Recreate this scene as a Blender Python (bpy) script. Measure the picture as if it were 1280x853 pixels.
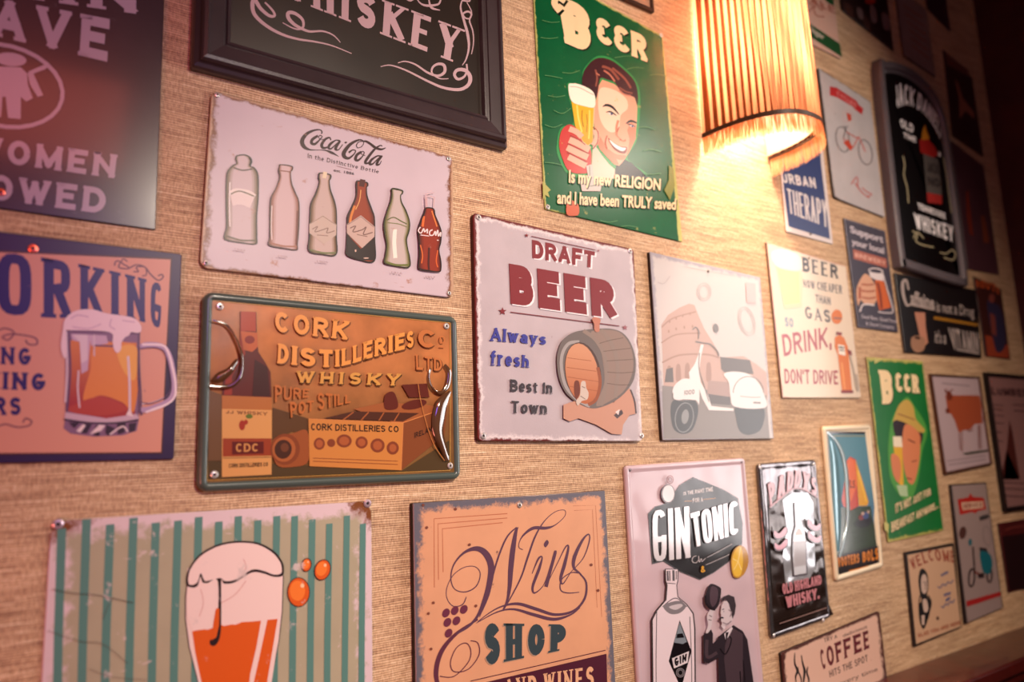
import bpy, math, random
from mathutils import Vector, Matrix
for o in list(bpy.data.objects): bpy.data.objects.remove(o)
C = bpy.context.scene.collection
random.seed(7)
PI = math.pi

# ---------------------------------------------------------------- camera
CAM_D, CAM_Z = 1.1, 1.6                      # distance of the camera from the wall, its height
F, YAW, PITCH, ROLL = 958.31, 0.63111, 0.16145, -0.03738
_cy, _sy, _cp, _sp = math.cos(YAW), math.sin(YAW), math.cos(PITCH), math.sin(PITCH)
FW = Vector((_sy*_cp, _cy*_cp, _sp)); _rt = Vector((_cy, -_sy, 0)); _up = _rt.cross(FW)
RT = _rt*math.cos(ROLL) + _up*math.sin(ROLL); UP = -_rt*math.sin(ROLL) + _up*math.cos(ROLL)
cd = bpy.data.cameras.new('camera'); cam = bpy.data.objects.new('camera', cd); C.objects.link(cam)
cam.matrix_world = Matrix(((RT.x, UP.x, -FW.x, 0), (RT.y, UP.y, -FW.y, -CAM_D), (RT.z, UP.z, -FW.z, CAM_Z), (0, 0, 0, 1)))
cd.sensor_width = 36; cd.lens = F/1280*36; cd.clip_start = .02
cd.dof.use_dof = True; cd.dof.focus_distance = 1.33; cd.dof.aperture_fstop = 1.85
bpy.context.scene.camera = cam

# ---------------------------------------------------------------- world, lights, exposure
sc = bpy.context.scene
sc.view_settings.view_transform = 'Standard'; sc.view_settings.look = 'None'
sc.view_settings.gamma = 1; sc.view_settings.exposure = 0.2
w = bpy.data.worlds.new('world'); sc.world = w; w.use_nodes = True
w.node_tree.nodes['Background'].inputs[0].default_value = (.75, .55, .5, 1)
w.node_tree.nodes['Background'].inputs[1].default_value = .10
def area(name, loc, target, sx, sy, power, col, spread=180):
    l = bpy.data.lights.new(name, 'AREA'); l.shape = 'RECTANGLE'; l.size = sx; l.size_y = sy
    l.energy = power; l.color = col; l.spread = math.radians(spread)
    o = bpy.data.objects.new(name, l); C.objects.link(o); o.location = loc
    o.rotation_euler = (Vector(target)-Vector(loc)).to_track_quat('-Z', 'Y').to_euler()
    return o
def spot(name, loc, target, power, col, ang, blend, r):
    l = bpy.data.lights.new(name, 'SPOT'); l.energy = power; l.color = col
    l.spot_size = math.radians(ang); l.spot_blend = blend; l.shadow_soft_size = r
    o = bpy.data.objects.new(name, l); C.objects.link(o); o.location = loc
    o.rotation_euler = (Vector(target)-Vector(loc)).to_track_quat('-Z', 'Y').to_euler()
    return o
spot('ceiling_downlight', (.80, -2.3, 2.75), (1.45, 0, 1.45), 225, (1, .84, .68), 72, .8, .10)
spot('high_spotlight', (2.59, -1.5, 3.05), (1.1, 0, 1.7), 24, (1, .88, .74), 84, .5, .035)
area('window_daylight', (3.0, -1.35, 1.92), (2.0, -1.35, 1.92), 1.2, 1.45, 18, (1, .93, .92), 112)
area('pink_neon', (-1.4, -1.0, 1.1), (.2, 0, 1.35), .5, .8, 13, (1, .24, .16))
area('violet_sign_light', (.34, -1.7, 2.20), (.2, 0, 1.9), .34, .30, 2.6, (.28, .12, 1))
area('red_sign_light', (.16, -1.7, 2.80), (.1, 0, 2.0), .5, .3, 2.8, (1, .16, .10))

# ---------------------------------------------------------------- geometry helpers
def P(x, y, h=0.):
    """point h in front of the wall that is seen at photo pixel (x, y)"""
    d = FW + RT*((x-640.59)/F) - UP*((y-426.88)/F); d = d/d.y*(CAM_D-h)
    return Vector((d.x, -h, CAM_Z+d.z))
def lin(c):
    if isinstance(c, str): c = [int(c[i:i+2], 16) for i in (1, 3, 5)]
    return tuple(((v/255/12.92) if v <= 10 else ((v/255+.055)/1.055)**2.4) for v in c)+(1,)
def link(o, parent=None):
    C.objects.link(o)
    if parent: o.parent = parent
    return o
def mesh(name, vs, fs, mats, parent=None, mi=None, smooth=False, uv=None):
    me = bpy.data.meshes.new(name); me.from_pydata([tuple(v) for v in vs], [], fs)
    for m in mats: me.materials.append(m)
    if mi:
        for p_, k in zip(me.polygons, mi): p_.material_index = k
    if uv:
        ul = me.uv_layers.new(name='UVMap')
        for l in me.loops: ul.data[l.index].uv = uv[l.vertex_index]
    if smooth is True:
        for p_ in me.polygons: p_.use_smooth = True
    elif smooth:
        for p_, s_ in zip(me.polygons, smooth): p_.use_smooth = s_
    me.update()
    return link(bpy.data.objects.new(name, me), parent)

def N(nt, t, **kw):
    n = nt.nodes.new(t)
    for k, v in kw.items():
        if k.startswith('i_'): n.inputs[k[2:].replace('_', ' ')].default_value = v
        else: setattr(n, k, v)
    return n
MC = {}
def pig(c):
    c = lin(c); return (c[0]**1.18, c[1]**1.18, c[2]**1.18, 1)
def mat(color, rough=.42, wear=None, edge=None, metal=0., bump=0., bscale=8., coat=0., color2=None, zr=None, spec=.38, mottle=0., crough=.1, fine=0.):
    """painted metal / paper / wood. wear=(colour, amount, scale); edge=(colour, width); bump = slow dents; fine = grain"""
    key = (color, rough, wear, edge, metal, bump, bscale, coat, color2, zr, spec, mottle, crough, fine)
    if key in MC: return MC[key]
    m = bpy.data.materials.new('paint'); m.use_nodes = True; nt = m.node_tree; b = nt.nodes['Principled BSDF']; L = nt.links.new
    b.inputs['Roughness'].default_value = rough; b.inputs['Metallic'].default_value = metal
    b.inputs['Specular IOR Level'].default_value = spec
    b.inputs['Coat Weight'].default_value = coat; b.inputs['Coat Roughness'].default_value = crough
    tc = N(nt, 'ShaderNodeTexCoord'); col = None
    rgb = N(nt, 'ShaderNodeRGB'); rgb.outputs[0].default_value = pig(color); col = rgb.outputs[0]
    def mix(fac, a, bcol):
        x = N(nt, 'ShaderNodeMix', data_type='RGBA'); L(fac, x.inputs[0]); L(a, x.inputs[6])
        if isinstance(bcol, tuple): x.inputs[7].default_value = bcol
        else: L(bcol, x.inputs[7])
        return x.outputs[2]
    if color2:
        sp = N(nt, 'ShaderNodeSeparateXYZ'); L(tc.outputs['Object'], sp.inputs[0])
        mr = N(nt, 'ShaderNodeMapRange'); mr.inputs[1].default_value = zr[0]; mr.inputs[2].default_value = zr[1]
        L(sp.outputs[2], mr.inputs[0]); col = mix(mr.outputs[0], col, pig(color2))
    if mottle:
        nz = N(nt, 'ShaderNodeTexNoise', i_Scale=14., i_Detail=6.); L(tc.outputs['Object'], nz.inputs['Vector'])
        mr = N(nt, 'ShaderNodeMapRange'); mr.inputs[1].default_value = .3; mr.inputs[2].default_value = .7
        mr.inputs[3].default_value = 1-mottle; mr.inputs[4].default_value = 1+mottle*.4; L(nz.outputs[0], mr.inputs[0])
        hs = N(nt, 'ShaderNodeHueSaturation'); L(col, hs.inputs['Color']); L(mr.outputs[0], hs.inputs['Value']); col = hs.outputs[0]
    if wear:
        nz = N(nt, 'ShaderNodeTexNoise', i_Scale=wear[2], i_Detail=8., i_Roughness=.7); L(tc.outputs['Object'], nz.inputs['Vector'])
        mr = N(nt, 'ShaderNodeMapRange'); t = .72-.25*wear[1]
        mr.inputs[1].default_value = t; mr.inputs[2].default_value = t+.05; mr.inputs[4].default_value = .85
        L(nz.outputs[0], mr.inputs[0]); col = mix(mr.outputs[0], col, pig(wear[0]))
        # thin hairline scratches
        mp = N(nt, 'ShaderNodeMapping'); mp.inputs['Rotation'].default_value = (0, .5, 0); mp.inputs['Scale'].default_value = (9, 1, 60); L(tc.outputs['Object'], mp.inputs[0])
        n2 = N(nt, 'ShaderNodeTexNoise', i_Scale=1.4, i_Detail=3., i_Distortion=1.); L(mp.outputs[0], n2.inputs['Vector'])
        m2 = N(nt, 'ShaderNodeMapRange'); t = .78-.12*wear[1]
        m2.inputs[1].default_value = t; m2.inputs[2].default_value = t+.03; m2.inputs[4].default_value = .7; L(n2.outputs[0], m2.inputs[0])
        col = mix(m2.outputs[0], col, pig(wear[0]))
    for e in (edge or ()):
        uvn = N(nt, 'ShaderNodeSeparateXYZ'); L(tc.outputs['UV'], uvn.inputs[0])
        def M(op, a, bb=None):
            x = N(nt, 'ShaderNodeMath', operation=op)
            for i, q in enumerate((a, bb)):
                if q is None: continue
                if isinstance(q, (int, float)): x.inputs[i].default_value = q
                else: L(q, x.inputs[i])
            return x.outputs[0]
        u, v = uvn.outputs[0], uvn.outputs[1]
        du = M('MINIMUM', u, M('SUBTRACT', 1., u)); dv = M('MINIMUM', v, M('SUBTRACT', 1., v))
        d = M('MINIMUM', du, dv)
        if len(e) > 2 and e[2] == 'corner': d = M('MULTIPLY', M('ADD', du, dv), .6)
        nz = N(nt, 'ShaderNodeTexNoise', i_Scale=45., i_Detail=8., i_Roughness=.75); L(tc.outputs['Object'], nz.inputs['Vector'])
        d2 = M('SUBTRACT', d, M('MULTIPLY', M('SUBTRACT', nz.outputs[0], .5), e[1]*3.2))
        mr = N(nt, 'ShaderNodeMapRange'); mr.inputs[1].default_value = e[1]; mr.inputs[2].default_value = e[1]*.45
        L(d2, mr.inputs[0]); col = mix(mr.outputs[0], col, pig(e[0]))
    L(col, b.inputs['Base Color'])
    last = None
    if bump:
        nz = N(nt, 'ShaderNodeTexNoise', i_Scale=bscale, i_Detail=1.); L(tc.outputs['Object'], nz.inputs['Vector'])
        bp = N(nt, 'ShaderNodeBump', i_Strength=1., i_Distance=bump); L(nz.outputs[0], bp.inputs['Height']); last = bp
    if fine:
        nz = N(nt, 'ShaderNodeTexNoise', i_Scale=350., i_Detail=2.); L(tc.outputs['Object'], nz.inputs['Vector'])
        bp = N(nt, 'ShaderNodeBump', i_Strength=.6, i_Distance=fine); L(nz.outputs[0], bp.inputs['Height'])
        if last: L(last.outputs[0], bp.inputs['Normal'])
        last = bp
    if last: L(last.outputs[0], b.inputs['Normal'])
    if last and coat: L(last.outputs[0], b.inputs['Coat Normal'])
    MC[key] = m
    return m

def smoothpts(p, closed=False, k=6):
    """Catmull-Rom through the points; extra coordinates (widths) are carried along"""
    n = len(p); out = []
    for i in range(n if closed else n-1):
        a = p[(i-1) % n] if closed or i > 0 else p[i]; b = p[i]; c = p[(i+1) % n]
        d = p[(i+2) % n] if closed or i+2 < n else c
        for j in range(k):
            t = j/k
            out.append(tuple(.5*(2*b[q]+(c[q]-a[q])*t+(2*a[q]-5*b[q]+4*c[q]-d[q])*t*t+(3*b[q]-a[q]-3*c[q]+d[q])*t**3) for q in range(len(b))))
    if not closed: out.append(tuple(p[-1]))
    return out

# ---- shapes: every shape is (verts 2D in photo pixels, faces)
VIEW = [0, 0, 1]
def V(x, y, k): VIEW[:] = [x, y, k]
def T(p): return (VIEW[0]+p[0]/VIEW[2], VIEW[1]+p[1]/VIEW[2])
def PG(*pts, s=False):
    pts = [T(p) for p in pts]
    if s: pts = smoothpts(pts, True, 5)
    return (pts, [tuple(range(len(pts)))])
def ribbon(pts):
    vs, fs, n = [], [], len(pts)
    for i, (x, y, w_) in enumerate(pts):
        a = pts[max(i-1, 0)]; b = pts[min(i+1, n-1)]
        dx, dy = b[0]-a[0], b[1]-a[1]; l = math.hypot(dx, dy) or 1
        vs += [(x-dy/l*w_/2, y+dx/l*w_/2, i*.25), (x+dy/l*w_/2, y-dx/l*w_/2, i*.25)]
        if i: fs.append((2*i-2, 2*i-1, 2*i+1, 2*i))
    return vs, fs
def ST(w_, *pts, s=True):
    """stroke of width w_ (photo px, a number or (start, middle, end)); a point may carry its own width"""
    n = len(pts); q = []
    for i, p in enumerate(pts):
        if len(p) > 2: ww = p[2]
        elif isinstance(w_, (int, float)): ww = w_
        else:
            t = i/(n-1); ww = w_[0]+(w_[1]-w_[0])*t*2 if t < .5 else w_[1]+(w_[2]-w_[1])*(t*2-1)
        q.append((*T(p), ww))
    return ribbon(smoothpts(q) if s and n > 2 else q)
def EL(cx, cy, rx, ry, rot=0, n=20):
    r = math.radians(rot); pts = []
    for i in range(n):
        a = 2*PI*i/n; x, y = rx*math.cos(a), ry*math.sin(a)
        pts.append(T((cx+x*math.cos(r)-y*math.sin(r), cy+x*math.sin(r)+y*math.cos(r))))
    return (pts, [tuple(range(n))])
def RG(w_, cx, cy, rx, ry, rot=0, a0=0, a1=360, n=28):
    r = math.radians(rot); pts = []
    for i in range(n+1):
        a = math.radians(a0+(a1-a0)*i/n); x, y = rx*math.cos(a), ry*math.sin(a)
        pts.append((*T((cx+x*math.cos(r)-y*math.sin(r), cy+x*math.sin(r)+y*math.cos(r))), w_))
    return ribbon(pts)
def LN(w_, *pts): return ST(w_, *pts, s=False)
def STAR(cx, cy, r):
    pts = [T((cx+(r if i % 2 == 0 else r*.42)*math.sin(i*PI/5), cy-(r if i % 2 == 0 else r*.42)*math.cos(i*PI/5))) for i in range(10)]
    return (pts, [tuple(range(10))])

# ---- stroke lettering for sign-painter capitals: (width, strokes, serif feet)
def arc(cx, cy, rx, ry, a0, a1, q=1., n=9):
    o = []
    for i in range(n+1):
        a = math.radians(a0+(a1-a0)*i/n); c_, s_ = math.cos(a), math.sin(a)
        o.append((cx+rx*math.copysign(abs(c_)**q, c_), cy+ry*math.copysign(abs(s_)**q, s_)))
    return o
def glyph(ch, q):
    """strokes in a unit box; '-' marks a thin stroke"""
    A = lambda *a, **k: arc(*a, q=q, **k)
    G = {
     'A': (1, [('-', [(0, 0), (.5, 1)]), ('', [(.5, 1), (1, 0)]), ('-', [(.2, .3), (.8, .3)])], [(0, 0), (1, 0)]),
     'B': (.9, [('', [(0, 0), (0, 1)]), ('', [(0, 1), (.45, 1)]+A(.45, .77, .48, .23, 90, -90)+[(0, .54)]), ('', [(.0, .54), (.5, .54)]+A(.5, .27, .5, .27, 90, -90)+[(0, 0)])], [(0, 0), (0, 1)]),
     'C': (.9, [('', A(.5, .5, .5, .5, 42, 318, n=14))], []),
     'D': (.95, [('', [(0, 0), (0, 1)]), ('', [(0, 1), (.4, 1)]+A(.4, .5, .6, .5, 90, -90, n=12)+[(0, 0)])], [(0, 0), (0, 1)]),
     'E': (.8, [('', [(0, 0), (0, 1)]), ('-', [(0, 1), (1, 1)]), ('-', [(0, .52), (.8, .52)]), ('-', [(0, 0), (1, 0)])], [(0, 0), (0, 1)]),
     'F': (.78, [('', [(0, 0), (0, 1)]), ('-', [(0, 1), (1, 1)]), ('-', [(0, .5), (.8, .5)])], [(0, 0), (0, 1)]),
     'G': (.95, [('', A(.5, .5, .5, .5, 42, 360, n=15)), ('-', [(1, .42), (.55, .42)])], []),
     'H': (.95, [('', [(0, 0), (0, 1)]), ('', [(1, 0), (1, 1)]), ('-', [(0, .5), (1, .5)])], [(0, 0), (0, 1), (1, 0), (1, 1)]),
     'I': (.0, [('', [(.5, 0), (.5, 1)])], [(.5, 0), (.5, 1)]),
     'J': (.6, [('', [(1, 1), (1, .3)]+A(.5, .3, .5, .3, 0, -180))], [(1, 1)]),
     'K': (.95, [('', [(0, 0), (0, 1)]), ('-', [(1, 1), (.08, .42)]), ('', [(.3, .6), (1, 0)])], [(0, 0), (0, 1), (1, 0), (1, 1)]),
     'L': (.75, [('', [(0, 0), (0, 1)]), ('-', [(0, 0), (1, 0)])], [(0, 0), (0, 1)]),
     'M': (1.2, [('-', [(0, 0), (0, 1)]), ('', [(0, 1), (.5, .1)]), ('-', [(.5, .1), (1, 1)]), ('', [(1, 1), (1, 0)])], [(0, 0), (1, 0)]),
     'N': (1., [('-', [(0, 0), (0, 1)]), ('', [(0, 1), (1, 0)]), ('-', [(1, 0), (1, 1)])], [(0, 0), (0, 1), (1, 1)]),
     'O': (1, [('', A(.5, .5, .5, .5, 0, 360, n=20))], []),
     'P': (.85, [('', [(0, 0), (0, 1)]), ('', [(0, 1), (.5, 1)]+A(.5, .73, .5, .27, 90, -90)+[(0, .46)])], [(0, 0), (0, 1)]),
     'Q': (1, [('', A(.5, .5, .5, .5, 0, 360, n=20)), ('', [(.6, .25), (1, -.08)])], []),
     'R': (.95, [('', [(0, 0), (0, 1)]), ('', [(0, 1), (.45, 1)]+A(.45, .75, .5, .25, 90, -90)+[(0, .5)]), ('', [(.45, .5), (1, 0)])], [(0, 0), (0, 1), (1, 0)]),
     'S': (.82, [('', A(.5, .76, .5, .24, 20, 230, n=9)+[(.5, .53)]+A(.5, .26, .5, .26, 60, -160, n=10))], []),
     'T': (.85, [('', [(.5, 0), (.5, 1)]), ('-', [(0, 1), (1, 1)])], [(.5, 0)]),
     'U': (.95, [('', [(0, 1), (0, .35)]+A(.5, .35, .5, .35, 180, 360)+[(1, 1)])], [(0, 1), (1, 1)]),
     'V': (1, [('', [(0, 1), (.5, 0)]), ('-', [(.5, 0), (1, 1)])], [(0, 1), (1, 1)]),
     'W': (1.4, [('', [(0, 1), (.27, 0)]), ('-', [(.27, 0), (.5, .9)]), ('', [(.5, .9), (.73, 0)]), ('-', [(.73, 0), (1, 1)])], [(0, 1), (1, 1)]),
     'X': (.95, [('', [(0, 1), (1, 0)]), ('-', [(0, 0), (1, 1)])], [(0, 0), (0, 1), (1, 0), (1, 1)]),
     'Y': (.95, [('', [(0, 1), (.5, .45)]), ('-', [(1, 1), (.5, .45)]), ('', [(.5, .45), (.5, 0)])], [(.5, 0), (0, 1), (1, 1)]),
     'Z': (.85, [('-', [(0, 1), (1, 1)]), ('', [(1, 1), (0, 0)]), ('-', [(0, 0), (1, 0)])], []),
     '&': (1, [('', [(1, 0), (.25, .75)]+arc(.45, .8, .22, .2, 180, 0)+[(.2, .45)]+arc(.4, .25, .38, .25, 150, 370))], []),
     '.': (0, [('', [(.5, 0), (.5, .02)])], []), ',': (0, [('', [(.5, .05), (.35, -.15)])], []),
     "'": (0, [('', [(.5, .8), (.5, 1)])], []), '!': (0, [('', [(.5, .3), (.5, 1)]), ('', [(.5, 0), (.5, .05)])], []),
     '-': (.4, [('-', [(0, .5), (1, .5)])], []), ' ': (.45, [], []),
    }
    G['3'] = (.85, [('', arc(.62, .76, .52, .24, 20, 215, n=9)+[(.3, .53), (.62, .53)]), ('', [(.62, .53), (.3, .52)]+arc(.6, .27, .6, .27, 125, 345, n=10))], [])   # rounded E
    A = arc
    G.update({
     'a': (.6, [('', A(.46, .2, .46, .2, 0, 360, n=14)), ('', [(1, 0), (1, .44)]), ('', A(.5, .44, .5, .26, 0, 150))], [(1, 0)]),
     'b': (.64, [('', [(0, 0), (0, 1)]), ('', A(.5, .35, .5, .35, 0, 360, n=16))], [(0, 1)]),
     'c': (.58, [('', A(.5, .35, .5, .35, 45, 315, n=12))], []),
     'd': (.64, [('', [(1, 0), (1, 1)]), ('', A(.5, .35, .5, .35, 0, 360, n=16))], [(1, 1), (1, 0)]),
     'e': (.6, [('', A(.5, .35, .5, .35, 5, 318, n=14)), ('-', [(0, .36), (1, .36)])], []),
     'f': (.42, [('', [(.35, 0), (.35, .75)]+A(.8, .78, .45, .22, 180, 50)), ('-', [(0, .68), (.95, .68)])], [(.35, 0)]),
     'g': (.62, [('', A(.48, .38, .48, .30, 0, 360, n=14)), ('', [(1, .7), (1, -.05)]+A(.5, -.05, .5, .2, 0, -150))], []),
     'h': (.62, [('', [(0, 0), (0, 1)]), ('', A(.5, .42, .5, .28, 180, 0)+[(1, 0)])], [(0, 0), (1, 0), (0, 1)]),
     'i': (0, [('', [(.5, 0), (.5, .7)]), ('', [(.5, .92), (.5, .94)])], [(.5, 0), (.5, .7)]),
     'k': (.6, [('', [(0, 0), (0, 1)]), ('-', [(1, .7), (.1, .3)]), ('', [(.3, .4), (1, 0)])], [(0, 0), (1, 0), (0, 1)]),
     'l': (0, [('', [(.5, 0), (.5, 1)])], [(.5, 0), (.5, 1)]),
     'm': (1.05, [('', [(0, 0), (0, .7)]), ('', A(.25, .42, .25, .28, 180, 0)+[(.5, 0)]), ('', A(.75, .42, .25, .28, 180, 0)+[(1, 0)])], [(0, 0), (.5, 0), (1, 0), (0, .7)]),
     'n': (.62, [('', [(0, 0), (0, .7)]), ('', A(.5, .42, .5, .28, 180, 0)+[(1, 0)])], [(0, 0), (1, 0), (0, .7)]),
     'o': (.62, [('', A(.5, .35, .5, .35, 0, 360, n=16))], []),
     'p': (.64, [('', [(0, -.3), (0, .7)]), ('', A(.5, .35, .5, .35, 0, 360, n=16))], []),
     'r': (.42, [('', [(0, 0), (0, .7)]), ('', A(.65, .40, .65, .30, 175, 50))], [(0, 0), (0, .7)]),
     's': (.5, [('', A(.5, .53, .5, .17, 20, 230, n=8)+[(.5, .36)]+A(.5, .18, .5, .18, 60, -160, n=9))], []),
     't': (.42, [('', [(.35, .95), (.35, .2)]+A(.75, .2, .4, .2, 180, 300)), ('-', [(0, .68), (.95, .68)])], []),
     'u': (.62, [('', [(0, .7), (0, .3)]+A(.5, .3, .5, .3, 180, 360)+[(1, .7)]), ('', [(1, 0), (1, .7)])], [(0, .7), (1, 0)]),
     'v': (.62, [('', [(0, .7), (.5, 0)]), ('-', [(.5, 0), (1, .7)])], [(0, .7), (1, .7)]),
     'w': (.95, [('', [(0, .7), (.27, 0)]), ('-', [(.27, 0), (.5, .65)]), ('', [(.5, .65), (.73, 0)]), ('-', [(.73, 0), (1, .7)])], [(0, .7), (1, .7)]),
     'y': (.62, [('', [(0, .7), (.5, 0)]), ('-', [(1, .7), (.25, -.3)])], [(0, .7), (1, .7)]),
    })
    for k_, d_ in (('1', 'I'), ('0', 'O'), ('8', 'B'), ('6', 'b'), ('9', 'O')): G.setdefault(k_, G[d_])
    return G.get(ch, G['O'])
def TX(s, *quad, wt=.2, thin=1., serif=0., q=1., gap=.16, ar=.62, small=None, lc=False):
    """stroke capitals fitted in the quad TL TR BR BL (view px) or in [top points],[bottom points]; wt = stem/cap height"""
    top, bot = (quad[0], quad[1]) if len(quad) == 2 else ([quad[0], quad[1]], [quad[3], quad[2]])
    vs, fs = [], []; x = 0; pieces = []
    for ch in s:
        sm = small if (small and ch.islower()) else 1.
        wd, strokes, feet = glyph(ch if lc else ch.upper(), q); gw = wd*ar*sm
        base = 0.; low = ch.islower() and lc
        full = gw+wt
        pd = serif*wt*.5
        for kind, pl in strokes:
            ww = wt*(thin if kind else 1.)*(1 if sm == 1 else .85)
            pp = [(x+pd+wt/2+gw*p[0] if wd else x+pd+wt/2, base+sm*p[1]*(1-ww/sm)+ww/2, ww) for p in pl]
            if len(pp) == 2:                       # straight stems run out to the cap lines
                (x0, y0, _), (x1, y1, _) = pp; l = math.hypot(x1-x0, y1-y0) or 1; e = ww/2
                pp = [(x0-(x1-x0)/l*e, y0-(y1-y0)/l*e, ww), (x1+(x1-x0)/l*e, y1+(y1-y0)/l*e, ww)]
            v, f = ribbon(pp); v = [(a, min(max(b, base-.35 if ch in ',Qgypq' else base), base+sm)) for a, b, _ in v]
            pieces.append((v, f))
        if serif:
            for fx, fy in feet:
                cx = x+pd+wt/2+(gw*fx if wd else 0); h_ = wt*.42*max(thin, .5); y0 = base if fy == 0 else base+sm*(fy*(1-wt)+wt)-h_
                a = wt*(.5+serif*.5)
                pieces.append(([(cx-a, y0), (cx+a, y0), (cx+a, y0+h_), (cx-a, y0+h_)], [(0, 1, 2, 3)]))
        x += full+2*pd+gap if ch != ' ' else gw+gap
    W = x-gap
    def along(pl, u):
        u = min(max(u, -.05), 1.05)*(len(pl)-1); i = min(max(int(u), 0), len(pl)-2); t = u-i
        return (pl[i][0]+(pl[i+1][0]-pl[i][0])*t, pl[i][1]+(pl[i+1][1]-pl[i][1])*t)
    if len(top) > 2: top = smoothpts(top, k=8)
    if len(bot) > 2: bot = smoothpts(bot, k=8)
    for k, (v, f) in enumerate(pieces):
        n = len(vs)
        for j, (a, b) in enumerate(v):
            p, r = along(top, a/W), along(bot, a/W); vs.append((*T((r[0]+(p[0]-r[0])*b, r[1]+(p[1]-r[1])*b)), (k % 4)+(j//2)*.02))
        fs += [tuple(i+n for i in g) for g in f]
    return vs, fs
FC = {}
def fontmesh(s, off, shear):
    k = (s, off, shear)
    if k not in FC:
        c = bpy.data.curves.new('t', 'FONT'); c.body = s; c.offset = off; c.shear = shear; c.resolution_u = 3; c.fill_mode = 'FRONT' if 'FRONT' in c.bl_rna.properties['fill_mode'].enum_items.keys() else 'BOTH'
        c.dimensions = '2D'
        o = bpy.data.objects.new('t', c); C.objects.link(o)
        dg = bpy.context.evaluated_depsgraph_get(); dg.update()
        me = bpy.data.meshes.new_from_object(o.evaluated_get(dg))
        FC[k] = ([(v.co.x, v.co.y) for v in me.vertices], [tuple(p.vertices) for p in me.polygons])
        bpy.data.objects.remove(o); bpy.data.curves.remove(c); bpy.data.meshes.remove(me)
    return FC[k]
CAPH = .73
def TF(s, *quad, off=0., shear=0.):
    """upper and lower case lettering; the quad runs from baseline to capital height"""
    top, bot = (quad[0], quad[1]) if len(quad) == 2 else ([quad[0], quad[1]], [quad[3], quad[2]])
    v0, f0 = fontmesh(s, off, shear); x0 = min(v[0] for v in v0); W = max(v[0] for v in v0)-x0
    def along(pl, u):
        u = min(max(u, 0), 1)*(len(pl)-1); i = min(int(u), len(pl)-2); t = u-i
        return (pl[i][0]+(pl[i+1][0]-pl[i][0])*t, pl[i][1]+(pl[i+1][1]-pl[i][1])*t)
    vs = []
    for a, b in v0:
        u = (a-x0)/W; b /= CAPH; p, r = along(top, u), along(bot, u)
        vs.append(T((r[0]+(p[0]-r[0])*b, r[1]+(p[1]-r[1])*b)))
    return vs, f0
def OFF(shape, dx, dy): return ([(v[0]+dx, v[1]+dy, *v[2:]) for v in shape[0]], shape[1])

# ---- outlines and swept frames
def rq(c, inset, r, k=6):
    """rounded quad (wall-plane x,z corners TL TR BR BL) moved inwards by inset"""
    n = 4; L_ = []
    for i in range(4):
        a, b = Vector(c[i]), Vector(c[(i+1) % 4]); d = (b-a).normalized(); nrm = Vector((d.y, -d.x))
        L_.append((a+nrm*inset, d))
    cs = []
    for i in range(4):
        (p, d), (q, e) = L_[i-1], L_[i]
        den = d.x*e.y-d.y*e.x; t = ((q.x-p.x)*e.y-(q.y-p.y)*e.x)/den; cs.append(p+d*t)
    rr = max(r-inset, .0004); out = []
    for i in range(4):
        p = cs[i]; a = (cs[i-1]-p).normalized(); b = (cs[(i+1) % 4]-p).normalized()
        for j in range(k+1):
            t = j/k; q0, q2 = p+a*rr, p+b*rr; w_ = 2*t*(1-t)*.62
            wa, wb = (1-t)**2, t*t
            out.append((q0*wa+p*w_*1.0+q2*wb)/(wa+wb+w_))
    return out
def quv(c, p):
    w0 = Vector(c[1])-Vector(c[0]); h0 = Vector(c[3])-Vector(c[0]); d = Vector(p)-Vector(c[0])
    det = w0.x*h0.y-w0.y*h0.x
    return ((d.x*h0.y-d.y*h0.x)/det, 1-(w0.x*d.y-w0.y*d.x)/det)

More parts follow.
